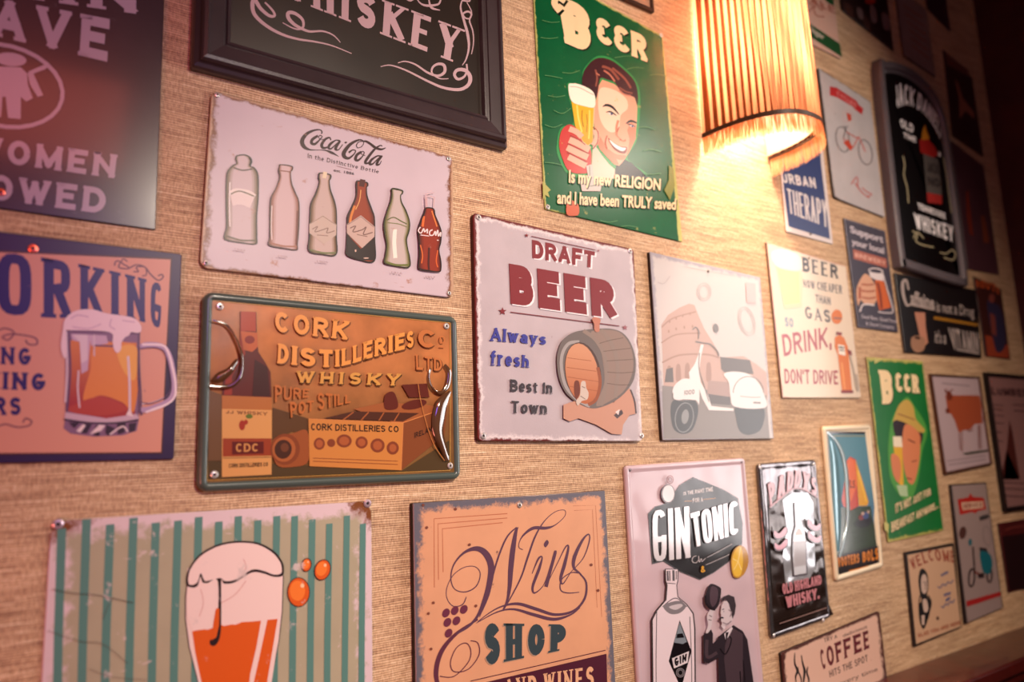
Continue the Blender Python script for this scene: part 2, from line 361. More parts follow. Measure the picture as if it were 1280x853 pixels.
SPLIT = {k: k for k in ('lettering', 'scroll', 'rule', 'line_border', 'script_lettering', 'postmark_print', 'green_band')}
SPLIT.update(stripes='stripe', stars='star', grapes_print='grape_print', nail_holes='nail_hole', scratches='scratch', steam_print='steam_curl', handwriting='handwriting')
class Sign:
    def __init__(s, name, label, cat, corners, h=.006, group=None, wear=None, rough=.42, coat=0., **kw):
        s.h = h; s.wear = wear; s.rough = rough; s.coat = coat; s.kw = kw; s.l = 0
        q = [P(x, y, h) for x, y in corners]; s.c = [(v.x, v.z) for v in q]
        s.o = Vector(((s.c[2][0]+s.c[3][0])/2, 0, min(s.c[2][1], s.c[3][1])))
        r = bpy.data.objects.new(name, None); C.objects.link(r); r.location = s.o; r.empty_display_size = .02
        r['label'] = label; r['category'] = cat
        if group: r['group'] = group
        s.r = r
    def mt(s, c):
        if not isinstance(c, (str, tuple)): return c
        if isinstance(c, tuple) and isinstance(c[0], str):       # (top colour, bottom colour, top y, bottom y) in view px
            z1 = P(*T((0, c[2])), s.h).z-s.o.z; z0 = P(*T((0, c[3])), s.h).z-s.o.z
            cx = s.mid; z1 = P(cx, T((0, c[2]))[1], s.h).z-s.o.z; z0 = P(cx, T((0, c[3]))[1], s.h).z-s.o.z
            return mat(c[1], s.rough, s.wear, color2=c[0], zr=(round(z0, 4), round(z1, 4)), coat=s.coat, **s.kw)
        return mat(c, s.rough, s.wear, coat=s.coat, **s.kw)
    mid = 640
    def shell(s, name, m, prof, r=.004, cap=True, k=6, smooth=False, corners=None, back=True, side=None):
        """sweep the profile [(inset, distance from wall)] round the sign's outline"""
        c = corners or s.c; vs, fs, uv, sm = [], [], [], []
        n = 4*(k+1)
        for ins, hh in prof:
            for p in rq(c, ins, r, k):
                vs.append((p.x-s.o.x, -hh, p.y-s.o.z)); uv.append(quv(c, p))
        for j in range(len(prof)-1):
            for i in range(n):
                a, b = j*n+i, j*n+(i+1) % n; fs.append((a, a+n, b+n, b)); sm.append(smooth)
        if cap: fs.append(tuple((len(prof)-1)*n+i for i in reversed(range(n)))); sm.append(False)
        if back: fs.append(tuple(range(n))); sm.append(False)
        return mesh(name, vs, fs, [m]+([mat(side, .6)] if side else []), s.r, smooth=sm, uv=uv, mi=[1 if side and q < n else 0 for q in range(len(fs))])
    def plate(s, color, r=.004, edge=None, back=.0015, lip=0., side='#33201e', **kw):  # dark default side: the shade on sign edges is put into its colour
        m = color if not isinstance(color, str) else mat(color, **{**dict(rough=s.rough, wear=s.wear, edge=edge, coat=s.coat), **s.kw, **kw})
        pr = [(0, back), (0, s.h-.0012+lip), (.0012, s.h+lip)]
        if lip: pr += [(.004, s.h+lip), (.006, s.h)]
        s.shell('plate', m, pr, r, side=side)
        s.l = 1; return s
    def art(s, name, items, *more, e=0., step=1):
        """one printed part; items = [(colour, shapes)] or colour followed by shapes; e = embossing height"""
        if more: items = [(items, list(more))]
        if len(items) == 1 and len(items[0][1]) > 1 and name in SPLIT:
            return [s.art(SPLIT[name], [(items[0][0], [q])], e=e, step=.4) for q in items[0][1]][0]
        vs, fs, mi, mats = [], [], [], []
        for c, shapes in items:
            s.l += step; hh = s.h+s.l*.00006; mats.append(s.mt(c))
            for q_, (sv, sf) in enumerate(shapes):
                n = len(vs); top = hh+e
                for v in sv:
                    x, y = v[:2]; k = (q_ % 3)*.000012+(v[2]*.000008 if len(v) > 2 else 0); vs.append(P(x, y, top+k)-s.o)
                for f in sf: fs.append(tuple(i+n for i in f)); mi.append(len(mats)-1)
                if e:
                    cnt = {}
                    for f in sf:
                        for a, b in zip(f, f[1:]+f[:1]): cnt[(a, b)] = 1
                    n2 = len(vs); vs += [P(v[0], v[1], top)-s.o+Vector((0, e, 0)) for v in sv]
                    for (a, b) in cnt:
                        if (b, a) not in cnt: fs.append((a+n, b+n, b+n2, a+n2)); mi.append(len(mats)-1)
        if e: s.l += e/.00006
        me = mesh(name, vs, fs, mats, s.r, mi)
        # flat print must face the room
        for p_ in me.data.polygons:
            if p_.normal.y > .5: p_.flip()
        return me
    def ridge(s, name, m, w_, pts, e=.002, seg=6):
        """an added rounded ridge that catches a glint, w_ photo px wide, e high"""
        q = smoothpts([(*T(p[:2]), p[2] if len(p) > 2 else w_) for p in pts]); vs, fs = [], []; n = len(q); s.l += 1; hh = s.h+s.l*.00006
        for i, (x, y, ww) in enumerate(q):
            a = q[max(i-1, 0)]; b = q[min(i+1, n-1)]; dx, dy = b[0]-a[0], b[1]-a[1]; l = math.hypot(dx, dy) or 1
            for j in range(seg+1):
                t = j/seg*2-1; k = min(1, 4*min(i, n-1-i)/n+.02)
                vs.append(P(x-dy/l*ww/2*t, y+dx/l*ww/2*t, hh+e*k*(1-t*t))-s.o)
            if i:
                for j in range(seg): b0 = (i-1)*(seg+1)+j; fs.append((b0, b0+1, b0+seg+2, b0+seg+1))
        me = mesh(name, vs, fs, [s.mt(m)], s.r, smooth=True)
        if sum(p_.normal.y for p_ in me.data.polygons) > 0:
            for p_ in me.data.polygons: p_.flip()
        return me
    def nails(s, *pts, r=.0035, col='#d9d2cc', extra=0.):
        r *= 1.2
        for x, y in pts:
            p = P(*T((x, y)), s.h+.001)-s.o; vs, fs = [], []; n = 14; hh = s.h+extra
            prof = [(r*1.0, -hh+.0002), (r*1.05, -hh-.0012), (r*.75, -hh-.0022), (r*.45, -hh-.0024), (r*.36, -hh-.0014)]
            for rr, yy in prof:
                for i in range(n): vs.append((p.x+rr*math.cos(2*PI*i/n), yy, p.z+rr*math.sin(2*PI*i/n)))
            for j in range(len(prof)-1):
                for i in range(n):
                    a, b = j*n+i, j*n+(i+1) % n; fs.append((a, b, b+n, a+n))
            fs.append(tuple((len(prof)-1)*n+i for i in range(n)))
            mi = [0]*(len(fs)-1)+[1]
            mesh('nail', vs, fs, [mat(col, .3, metal=.6), mat('#40363a', .5, metal=.5)], s.r, mi, smooth=False)

# ---------------------------------------------------------------- the room
def box(name, lo, hi, m, parent=None, bev=0.):
    (x0, y0, z0), (x1, y1, z1) = lo, hi
    vs = [(x, y, z) for x in (x0, x1) for y in (y0, y1) for z in (z0, z1)]
    fs = [(0, 1, 3, 2), (4, 6, 7, 5), (0, 4, 5, 1), (2, 3, 7, 6), (0, 2, 6, 4), (1, 5, 7, 3)]
    o = mesh(name, vs, fs, [m], parent)
    if bev:
        md = o.modifiers.new('b', 'BEVEL'); md.width = bev; md.segments = 3
    return o
def grasscloth():
    m = bpy.data.materials.new('grasscloth'); m.use_nodes = True; nt = m.node_tree; L = nt.links.new; b = nt.nodes['Principled BSDF']
    tc = N(nt, 'ShaderNodeTexCoord')
    def noise(sc_, det=2., s=1., dist=0.):
        mp = N(nt, 'ShaderNodeMapping'); mp.inputs['Scale'].default_value = sc_; L(tc.outputs['Object'], mp.inputs[0])
        n = N(nt, 'ShaderNodeTexNoise', i_Scale=s, i_Detail=det, i_Distortion=dist); L(mp.outputs[0], n.inputs['Vector']); return n.outputs[0]
    def M(op, a, bb=0.):
        x = N(nt, 'ShaderNodeMath', operation=op)
        for i, q in enumerate((a, bb)):
            if isinstance(q, (int, float)): x.inputs[i].default_value = q
            else: L(q, x.inputs[i])
        return x.outputs[0]
    sp = N(nt, 'ShaderNodeSeparateXYZ'); L(tc.outputs['Object'], sp.inputs[0])
    wob = M('MULTIPLY', noise((5, 1, 30), 3.), .010)                 # rows wander a little
    zr_ = M('ADD', M('MULTIPLY', sp.outputs[2], 290.), M('MULTIPLY', wob, 290.))
    row = M('FLOOR', zr_); cell = M('FRACT', zr_)
    cb = N(nt, 'ShaderNodeCombineXYZ'); L(M('MULTIPLY', sp.outputs[0], 9.), cb.inputs[0]); L(M('MULTIPLY', row, 7.31), cb.inputs[2])
    rn = N(nt, 'ShaderNodeTexNoise', i_Scale=1., i_Detail=2.); L(cb.outputs[0], rn.inputs['Vector'])     # each row its own tone
    bar = M('POWER', M('SINE', M('MULTIPLY', cell, 3.14159)), .6)     # round thread profile
    warp = noise((420, 1, 110), 1.)                                   # fine upright threads
    slub = noise((60, 1, 300), 2.)
    broad = noise((3, 1, 9), 3.)
    h = M('ADD', M('ADD', M('MULTIPLY', bar, .30), M('MULTIPLY', rn.outputs[0], .52)), M('ADD', M('MULTIPLY', warp, .40), M('MULTIPLY', slub, .22)))
    h = M('MULTIPLY', h, .82)
    cr = N(nt, 'ShaderNodeValToRGB'); e = cr.color_ramp.elements
    e[0].position = .42; e[0].color = lin('#5c3c29'); e[1].position = .90; e[1].color = lin('#f8deBE')
    x = e.new(.56); x.color = lin('#a98060'); x = e.new(.72); x.color = lin('#d8b28a')
    L(h, cr.inputs[0])
    hs = N(nt, 'ShaderNodeHueSaturation'); L(cr.outputs[0], hs.inputs['Color'])
    mr = N(nt, 'ShaderNodeMapRange'); mr.inputs[1].default_value = .3; mr.inputs[2].default_value = .7; mr.inputs[3].default_value = .88; mr.inputs[4].default_value = 1.1
    L(broad, mr.inputs[0]); L(mr.outputs[0], hs.inputs['Value']); L(hs.outputs[0], b.inputs['Base Color'])
    b.inputs['Roughness'].default_value = .5; b.inputs['Specular IOR Level'].default_value = .45
    bp = N(nt, 'ShaderNodeBump', i_Strength=.9, i_Distance=.0022); L(h, bp.inputs['Height']); L(bp.outputs[0], b.inputs['Normal'])
    return m
GC = grasscloth()
XC = 3.03                                         # where the wall turns
RAILZ = 1.05
def struct(o): o['kind'] = 'structure'; return o
struct(box('wall_back', (-1.6, 0, RAILZ), (XC+.02, .08, 3.75), GC))
redwall = mat('#451418', .6, mottle=.3)
struct(box('wall_right', (XC, -3.2, 0), (XC+.08, 0, 3.75), redwall))
wood = mat('#5a1d17', .32, mottle=.35, coat=.3, bump=.0006, bscale=30.)
struct(box('wall_lower', (-1.6, 0, 0), (XC, .08, RAILZ-.035), mat('#2a0f0d', .5, mottle=.2)))
struct(box('floor', (-1.6, -3.2, -.05), (XC+.08, .08, 0), mat('#38221a', .45, mottle=.3)))
struct(box('ceiling', (-1.6, -3.2, 3.75), (XC+.08, .08, 3.8), mat('#8a6a5c', .8)))
struct(box('trim_1', (-1.6, -.15, RAILZ-.035), (XC, .08, RAILZ), wood, bev=.006))
struct(box('trim_2', (-1.6, -.118, RAILZ-.075), (XC, -.0005, RAILZ-.0355), wood, bev=.004))

# ---------------------------------------------------------------- signs, left to right
def proj(v):
    d = Vector(v)-Vector((0, -CAM_D, CAM_Z)); z = d.dot(FW)
    return (640.59+F*d.dot(RT)/z, 426.88-F*d.dot(UP)/z)
def ext(x, y, h, dx=0., dz=0.):
    """photo pixel of the point dx along and dz above the one seen at (x, y)"""
    return proj(P(x, y, h)+Vector((dx, 0, dz)))
WALLG = 'tin signs on the wall'

# 1 --- dark sign cut off by the frame, upper left
h = .004
br = (195, 288); tr = ext(*br, h, 0, .43); bl = ext(*br, h, -.30, 0); tl = ext(*br, h, -.30, .43)
s = Sign('tin_sign', 'large dark grey tin sign with pale lilac capitals ending OMEN and OWED', 'sign', [tl, tr, br, bl], h, wear=('#5a5258', .25, 30.), rough=.27, coat=.3)
s.plate('#483a42', r=.002, mottle=.15)
V(0, 0, 2.842); pale = '#b7a2b0'
s.art('lettering', pale, TX('MAN', (-150, -160), (498, -60), (498, 52), (-150, -40), wt=.22, serif=.6))
s.art('lettering', pale, TX('CAVE', (-175, -40), (398, 70), (388, 222), (-180, 90), wt=.24, serif=.35, gap=.22))
s.art('emblem', pale, RG(5, 10, 305, 218, 143, 14), EL(40, 212, 56, 24, 6), PG((-60, 235), (75, 240), (98, 262), (100, 300), (118, 350), (95, 362), (76, 345), (75, 424), (30, 420), (22, 345), (10, 345), (5, 418), (-40, 410), (-60, 300)),
      PG((100, 262), (140, 240), (165, 246), (120, 262), (155, 340), (135, 345), (108, 300), s=False), ST(5, (105, 262), (175, 232)))
s.art('lettering', pale, TX('WOMEN', (-95, 478), (420, 552), (410, 635), (-100, 565), wt=.23, serif=.25, gap=.18))
s.art('lettering', pale, TX('ALLOWED', (-330, 580), (385, 672), (375, 762), (-330, 670), wt=.23, serif=.25, gap=.18))
s.nails((5, 684), r=.004, col='#e87a60')

# 2 --- framed whiskey mirror
h = .013
br = (634, 188); bl = (240, 84); tr = ext(*br, h, 0, .46); tl = ext(*bl, h, 0, .47)
s = Sign('framed_mirror_sign', 'big black moulded frame round a black whiskey bar mirror, cut off at the top', 'picture', [tl, tr, br, bl], h, rough=.35)
s.shell('frame', mat('#4c3e40', .33, mottle=.25, coat=.25, fine=.0002), [(0, .0015), (0, .012), (.002, .017), (.007, .019), (.009, .021), (.0095, .026), (.012, .030), (.017, .031), (.019, .029), (.020, .027), (.041, .024), (.042, .021), (.045, .020), (.047, .022), (.051, .021), (.054, .012)], .004, cap=False, back=False)
gl = mat('#33241a', .30, coat=.35, crough=.2, spec=.8, bump=.0015, bscale=6., mottle=.3)
vs = [P(x, z, h)-s.o for x, z in ((0, 0),)]
c = rq(s.c, .046, .001, 1)
mesh('mirror_glass', [(p.x-s.o.x, -h, p.y-s.o.z) for p in c], [tuple(reversed(range(len(c))))], [gl], s.r)
s.l = 2; pale = '#c9adae'
s.art('lettering', pale, TX('WHISKEY', [(345, -50), (421, -14), (500, 8), (581, 40)], [(347, -8), (421, 24), (500, 49), (576, 82)], wt=.27, thin=.55, serif=.8, gap=.12, ar=.5)) if False else None
V(0, 0, 1)
s.art('lettering', pale, TX('WHISKEY', (343, -51), (582, 38), (575, 81), (346, -8), wt=.27, thin=.5, serif=.75, gap=.1, ar=.55))
V(230, 0, 6.095)
s.art('scroll', pale, ST((2, 5.5, 1), (620, 20), (660, 60), (690, 100), (690, 125), (650, 120), (590, 70), (560, 25), (540, 0), (525, 30), (540, 110), (620, 190), (740, 260), (870, 300), (1000, 320), (1130, 350), (1280, 410)),
      ST((1, 5, 1), (755, 175), (830, 215), (880, 225), (912, 205), (905, 150), (850, 105), (800, 100), (800, 140), (840, 185), (890, 215), (960, 242), (1060, 240), (1140, 270), (1195, 325)))
V(430, 0, 6.095)
s.art('scroll', pale, ST((1, 5, 2), (283, 510), (360, 500), (480, 540), (640, 620), (760, 670), (880, 685), (950, 650), (965, 590), (930, 540), (870, 535), (845, 570), (870, 605), (915, 590), (940, 545), (938, 490)),
      ST((1, 4, 1), (415, 482), (470, 470), (550, 495), (640, 555), (720, 580), (770, 550), (765, 500), (720, 490), (680, 515), (675, 560), (730, 600), (800, 602)),
      ST((1.5, 3.5, 1), (905, 0), (892, 60), (915, 150), (945, 260), (955, 360), (935, 450), (905, 500)),
      ST((1, 2.5, 1), (940, 20), (975, 90), (965, 140), (930, 140), (910, 110), (945, 90), (975, 110), (960, 160), (985, 240), (990, 330), (975, 415)),
      ST((1, 3, 2), (555, -10), (590, 30), (640, 45), (720, 35), (740, 0)), ST((1.5, 3, 1), (650, 0), (670, 60), (735, 80)), ST(2, (480, -5), (510, 8), (540, -10)), ST(2, (900, 5), (960, 10), (950, -20)))

# 3 --- bottles tin
s = Sign('tin_sign', 'white rust-edged tin sign with a row of six historic cola bottles', 'sign', [(265, 113), (567, 196), (568, 373), (250, 335)], .006, wear=('#b98f80', .34, 26.), rough=.36)
s.plate('#d0c0c6', r=.012, edge=(('#8a5a38', .028), ('#c7a58a', .012)), mottle=.05)
V(370, 150, 10.667); ink = '#3f191c'
s.art('script_lettering', ink,
      ST((2, 5, 1), (345, 190, 1.5), (352, 160, 1.6), (320, 135, 1.6), (240, 145, 2.6), (150, 190, 4), (95, 260, 5), (90, 320, 5.2), (130, 375, 4.2), (200, 402, 1.8), (300, 405, .9), (400, 410, 1.6), (480, 440, 3.2), (530, 465, 1.8), (575, 492, .5)),
      ST(3, (300, 215, 3), (230, 260, 3.6), (212, 310, 3.6), (260, 325, 3), (330, 260, 1.6), (355, 225, 1.2), (325, 210, 1.2), (310, 240, .9), (340, 265, .8), (375, 262, .9)),
      ST(3, (470, 275, 1.6), (455, 240, 1.8), (400, 260, 3), (350, 330, 3.6), (365, 375, 3.4), (420, 370, 2), (470, 330, 1)),
      ST(3, (590, 285, 2.5), (540, 275, 1.5), (470, 320, 3.2), (440, 370, 3.2), (470, 390, 2), (540, 330, 1.4), (595, 285, 2), (550, 350, 3.4), (535, 395, 3.2), (575, 400, 1.5), (630, 330, 1)),
      EL(670, 305, 18, 12, -20),
      ST(3, (830, 380, .9), (880, 360, 1), (910, 310, 1), (890, 275, 1.3), (830, 275, 2.4), (730, 330, 3.8), (650, 430, 5), (650, 490, 4.8), (710, 515, 3), (780, 460, 1.6), (800, 415, 1.4), (760, 405, 1.6), (710, 440, 2.6)),
      ST(1.2, (830, 380), (812, 345), (840, 300), (900, 285)),
      ST(3, (880, 290, 1), (940, 290, 2.6), (1000, 325, 3), (1045, 360, 3.2), (1090, 385, 3), (1150, 395, 2.4), (1205, 375, .8)),
      ST(3, (880, 430, 3), (820, 470, 3.4), (800, 530, 3.6), (840, 540, 2.6), (900, 480, 1.4), (915, 435, 1.2), (885, 425, 1), (880, 460, .8), (930, 480, .9)),
      ST(3, (1155, 355, 1.4), (1130, 345, 1.4), (1060, 390, 2.6), (970, 500, 3.4), (930, 570, 3.2), (965, 580, 2), (1030, 520, 1)),
      ST(3, (1140, 490, 2), (1090, 485, 1.8), (1010, 540, 3), (990, 590, 3.2), (1030, 590, 2), (1090, 530, 1.2), (1150, 485, 2.4), (1100, 550, 3.2), (1085, 600, 3), (1120, 595, 1.5), (1145, 550, .8)))
s.art('lettering', ink, TX('In the Distinctive Bottle', (165, 448), (1115, 672), (1108, 718), (160, 508), wt=.13, serif=.5, gap=.16, ar=.7, lc=True))
s.art('lettering', ink, TF('est. 1886', (510, 652), (785, 705), (780, 738), (508, 690), off=.01))
s.art('rule', '#9a7070', LN(.5, (550, 618), (750, 668)))
V(240, 100, 3.047)
def bottle(name, body, dark, light, outline, hi, k=1.6, cap=None, extra=()):
    it = [(dark, [PG(*outline, s=True)])]
    cx = sum(p[0] for p in outline)/len(outline); cy = sum(p[1] for p in outline)/len(outline)
    it.append((body, [PG(*[(cx+(x-cx)*.92, cy+(y-cy)*.98) for x, y in outline], s=True)]))
    h2 = lambda p, q, t: tuple(int(int(p[i:i+2], 16)*(1-t)+int(q[i:i+2], 16)*t) for i in (1, 3, 5))
    for k_, t in ((.82, .45), (.72, .8), (.60, 1.)):
        it.append((h2(body, light, t), [PG(*[(cx+(x-cx)*k_+2*(1-k_), cy+(y-cy)*(.90+.1*k_)) for x, y in outline], s=True)]))
    n_ = len(outline); it.append((dark, [ST(1.15, *[(*(cx+(x-cx)*.975, cy+(y-cy)*.985), 1.5 if i_ % 3 else .8) for i_, (x, y) in enumerate(outline+outline[:1])])]))
    for c_, w_, pts in hi: it.append((c_, [ST(w_, *pts)]))
    s.art(name, it+list(extra))
bottle('bottle_print', '#7d6b52', '#33261a', '#cdbbbd', [(172, 288), (205, 285), (228, 300), (226, 328), (240, 335), (255, 365), (256, 450), (250, 520), (250, 600), (246, 628), (190, 624), (128, 612), (124, 590), (132, 560), (131, 480), (130, 400), (136, 350), (158, 325), (172, 318), (168, 300)],
       [('#e6d9d2', 9, [(150, 440), (170, 428), (215, 435), (238, 450)]), ('#e0d0cc', 14, [(152, 460), (190, 455), (230, 470)]), ('#6b6248', 1.6, [(150, 436), (185, 425), (240, 445)]), ('#5a5038', 1.6, [(160, 335), (195, 345), (232, 340)]), ('#6d6549', 2, [(135, 596), (190, 612), (245, 612)]), ('#f2e8e4', 1.6, [(146, 390), (144, 470), (146, 560)]), ('#241c16', 2.5, [(222, 296), (228, 312), (222, 326)])])
bottle('bottle_print', '#96604e', '#4e281f', '#cfb6b6', [(338, 322), (382, 328), (384, 342), (378, 352), (382, 395), (396, 430), (411, 470), (410, 560), (404, 630), (402, 650), (350, 645), (294, 632), (296, 600), (298, 500), (302, 450), (322, 410), (336, 370), (332, 345), (334, 330)],
       [('#8f5b45', 1.4, [(335, 346), (380, 352)]), ('#a9745c', 2, [(302, 622), (350, 634), (402, 636)]), ('#efe0da', 1.2, [(306, 480), (304, 560), (306, 610)]), ('#7a3a30', 1.6, [(404, 500), (402, 560), (400, 625)])])
bottle('bottle_print', '#765634', '#2e1f14', '#c8b2aa', [(487, 354), (528, 360), (530, 375), (526, 385), (530, 420), (546, 465), (554, 510), (553, 600), (552, 668), (500, 668), (447, 655), (448, 600), (450, 510), (455, 470), (474, 430), (486, 390), (484, 370)],
       [('#e3d2b4', 8, [(500, 362), (515, 365)]), ('#7b8050', 2.2, [(452, 648), (500, 660), (550, 660)])],
       extra=[('#c7b3a6', [PG((448, 550), (500, 515), (552, 552), (551, 592), (505, 627), (449, 585))]), ('#8a6d62', [ST(1, (460, 570), (480, 560), (470, 580), (500, 572), (520, 566), (515, 584), (545, 576)), LN(.8, (478, 592), (520, 595)), LN(.6, (452, 549), (500, 520), (550, 553))])])
bottle('bottle_print', '#6a260e', '#220c0a', '#9c4418', [(630, 384), (668, 390), (672, 402), (668, 410), (670, 445), (690, 500), (699, 530), (699, 610), (698, 692), (645, 690), (592, 670), (590, 630), (592, 560), (594, 520), (612, 480), (627, 440), (628, 400)],
       [('#5a1f10', 9, [(640, 392), (660, 396)]), ('#d98a3a', 3, [(622, 480), (608, 520), (604, 545)]), ('#e0a868', 1.2, [(645, 420), (640, 460), (625, 495)])],
       extra=[('#30130f', [PG((594, 590), (645, 645), (697, 600), (697, 688), (645, 688), (594, 668))]), ('#c9b0a4', [PG((591, 552), (645, 517), (698, 560), (697, 598), (650, 642), (592, 585))]), ('#7c5c54', [ST(1.2, (604, 566), (625, 558), (615, 580), (650, 572), (665, 562), (655, 590), (690, 582)), LN(.8, (630, 590), (670, 598)), LN(.6, (594, 553), (645, 522), (695, 562))]), ('#e8c8b8', [EL(625, 652, 3, 5), EL(665, 680, 10, 2)])])
bottle('bottle_print', '#76723e', '#3a3a20', '#c9bab4', [(763, 413), (802, 420), (803, 433), (797, 438), (800, 465), (818, 500), (832, 540), (830, 575), (820, 610), (826, 650), (832, 680), (830, 716), (780, 712), (735, 700), (738, 670), (742, 630), (736, 590), (732, 550), (742, 505), (757, 465), (762, 440)],
       [('#4a4a30', 1.2, [(764, 416), (800, 423)]), ('#6f7444', 1.4, [(745, 535), (770, 525), (800, 540), (820, 550)]), ('#7a8044', 2.5, [(742, 695), (780, 706), (828, 706)]), ('#efe9dc', 5, [(775, 570), (772, 620), (776, 680)]), ('#8a8c60', 1., [(748, 545), (790, 550), (822, 562)])])
bottle('bottle_print', '#6a2012', '#280c0a', '#9a3818', [(892, 487), (921, 490), (928, 515), (944, 550), (952, 580), (950, 620), (944, 650), (950, 690), (951, 720), (945, 733), (905, 730), (868, 722), (864, 700), (868, 660), (866, 610), (862, 570), (874, 535), (886, 505)],
       [('#e2783a', 3, [(885, 520), (880, 560)]), ('#e28a4a', 1.6, [(915, 500), (925, 530), (935, 560)]), ('#e07a3c', 1.4, [(872, 630), (880, 670), (876, 700)]), ('#d86c34', 1.6, [(938, 650), (932, 690), (938, 715)]), ('#5a1a10', 2.4, [(905, 640), (903, 700), (905, 725)])],
       extra=[('#cfaeb0', [LN(1, (892, 487), (890, 440)), LN(1, (922, 490), (925, 448)), LN(2.4, (896, 484), (894, 446)), LN(.7, (888, 436), (925, 430)), LN(.8, (890, 440), (925, 448))]), ('#efd9d6', [ST(1.5, (872, 562), (864, 575), (874, 585), (884, 568), (888, 580), (898, 570), (898, 586)), ST(1.5, (918, 572), (908, 578), (908, 592), (920, 592), (928, 578), (930, 594), (938, 574), (940, 596), (949, 582), (948, 598)), LN(1, (872, 592), (905, 596)), EL(938, 612, 4, 2)])])
s.art('lettering', '#a88a90', TF('1899', (165, 642), (205, 648), (205, 654), (165, 648)), TF('1900', (330, 668), (365, 672), (365, 679), (330, 675)), TF('1906', (478, 688), (520, 692), (520, 699), (478, 695)), TF('1916', (762, 730), (802, 734), (802, 742), (762, 738)), TF('1957', (892, 746), (928, 750), (928, 758), (892, 754)))
V(0, 0, 1)
s.nails((272, 119), (561, 199), (562, 367), (258, 329), r=.0032)

# 4 --- mug sign
h = .005
tr = (228, 318); br = (218, 575); bl = ext(*br, h, -.36, 0); tl = ext(*tr, h, -.36, 0)
s = Sign('tin_sign', 'salmon tin sign with a purple border, a foaming beer mug and the word ORKING', 'sign', [tl, tr, br, bl], h, wear=('#8a5f74', .12, 40.), rough=.38)
s.plate('#3c1f52', r=.003, mottle=.2)
V(0, 280, 2.75)
s.art('panel', [('#5a2f2a', [PG((-480, 70), (593, 118), (560, 792), (-480, 800))]), ('#d69c88', [PG((-480, 78), (588, 124), (555, 786), (-480, 792))])])
purp = '#33196a'
s.art('lettering', purp, TX('WORKING', [(-230, 92), (0, 98), (200, 125), (350, 155), (480, 185), (560, 208)], [(-230, 300), (0, 312), (200, 325), (350, 320), (480, 335), (556, 365)], wt=.165, serif=.5, q=.6, gap=.1, ar=.32))
s.art('lettering', purp, TX('HAVING', (-200, 415), (112, 428), (110, 488), (-200, 475), wt=.25, serif=.5, gap=.16, ar=.6), TX('DRINKING', (-280, 500), (163, 515), (160, 575), (-280, 562), wt=.25, serif=.5, gap=.14, ar=.55), TX('HOURS', (-190, 590), (78, 598), (75, 660), (-190, 655), wt=.25, serif=.5, gap=.14, ar=.6))
s.art('scroll', '#7c4f5c', ST(1.8, (395, 145), (400, 130), (415, 132), (410, 150), (440, 155), (470, 142), (500, 150), (520, 175), (545, 195), (562, 185), (558, 175), (545, 180)), ST(1.6, (440, 130), (425, 122), (420, 135), (445, 150)), ST(1.6, (460, 165), (478, 165), (470, 150), (500, 150), (505, 175), (490, 180)),
      ST(1.8, (-10, 370), (20, 360), (50, 375), (30, 400), (10, 390), (40, 380), (90, 385), (125, 395), (128, 415), (100, 415), (90, 400)), ST(1.8, (-10, 700), (20, 690), (60, 700), (100, 695), (110, 680), (90, 670), (80, 685)))
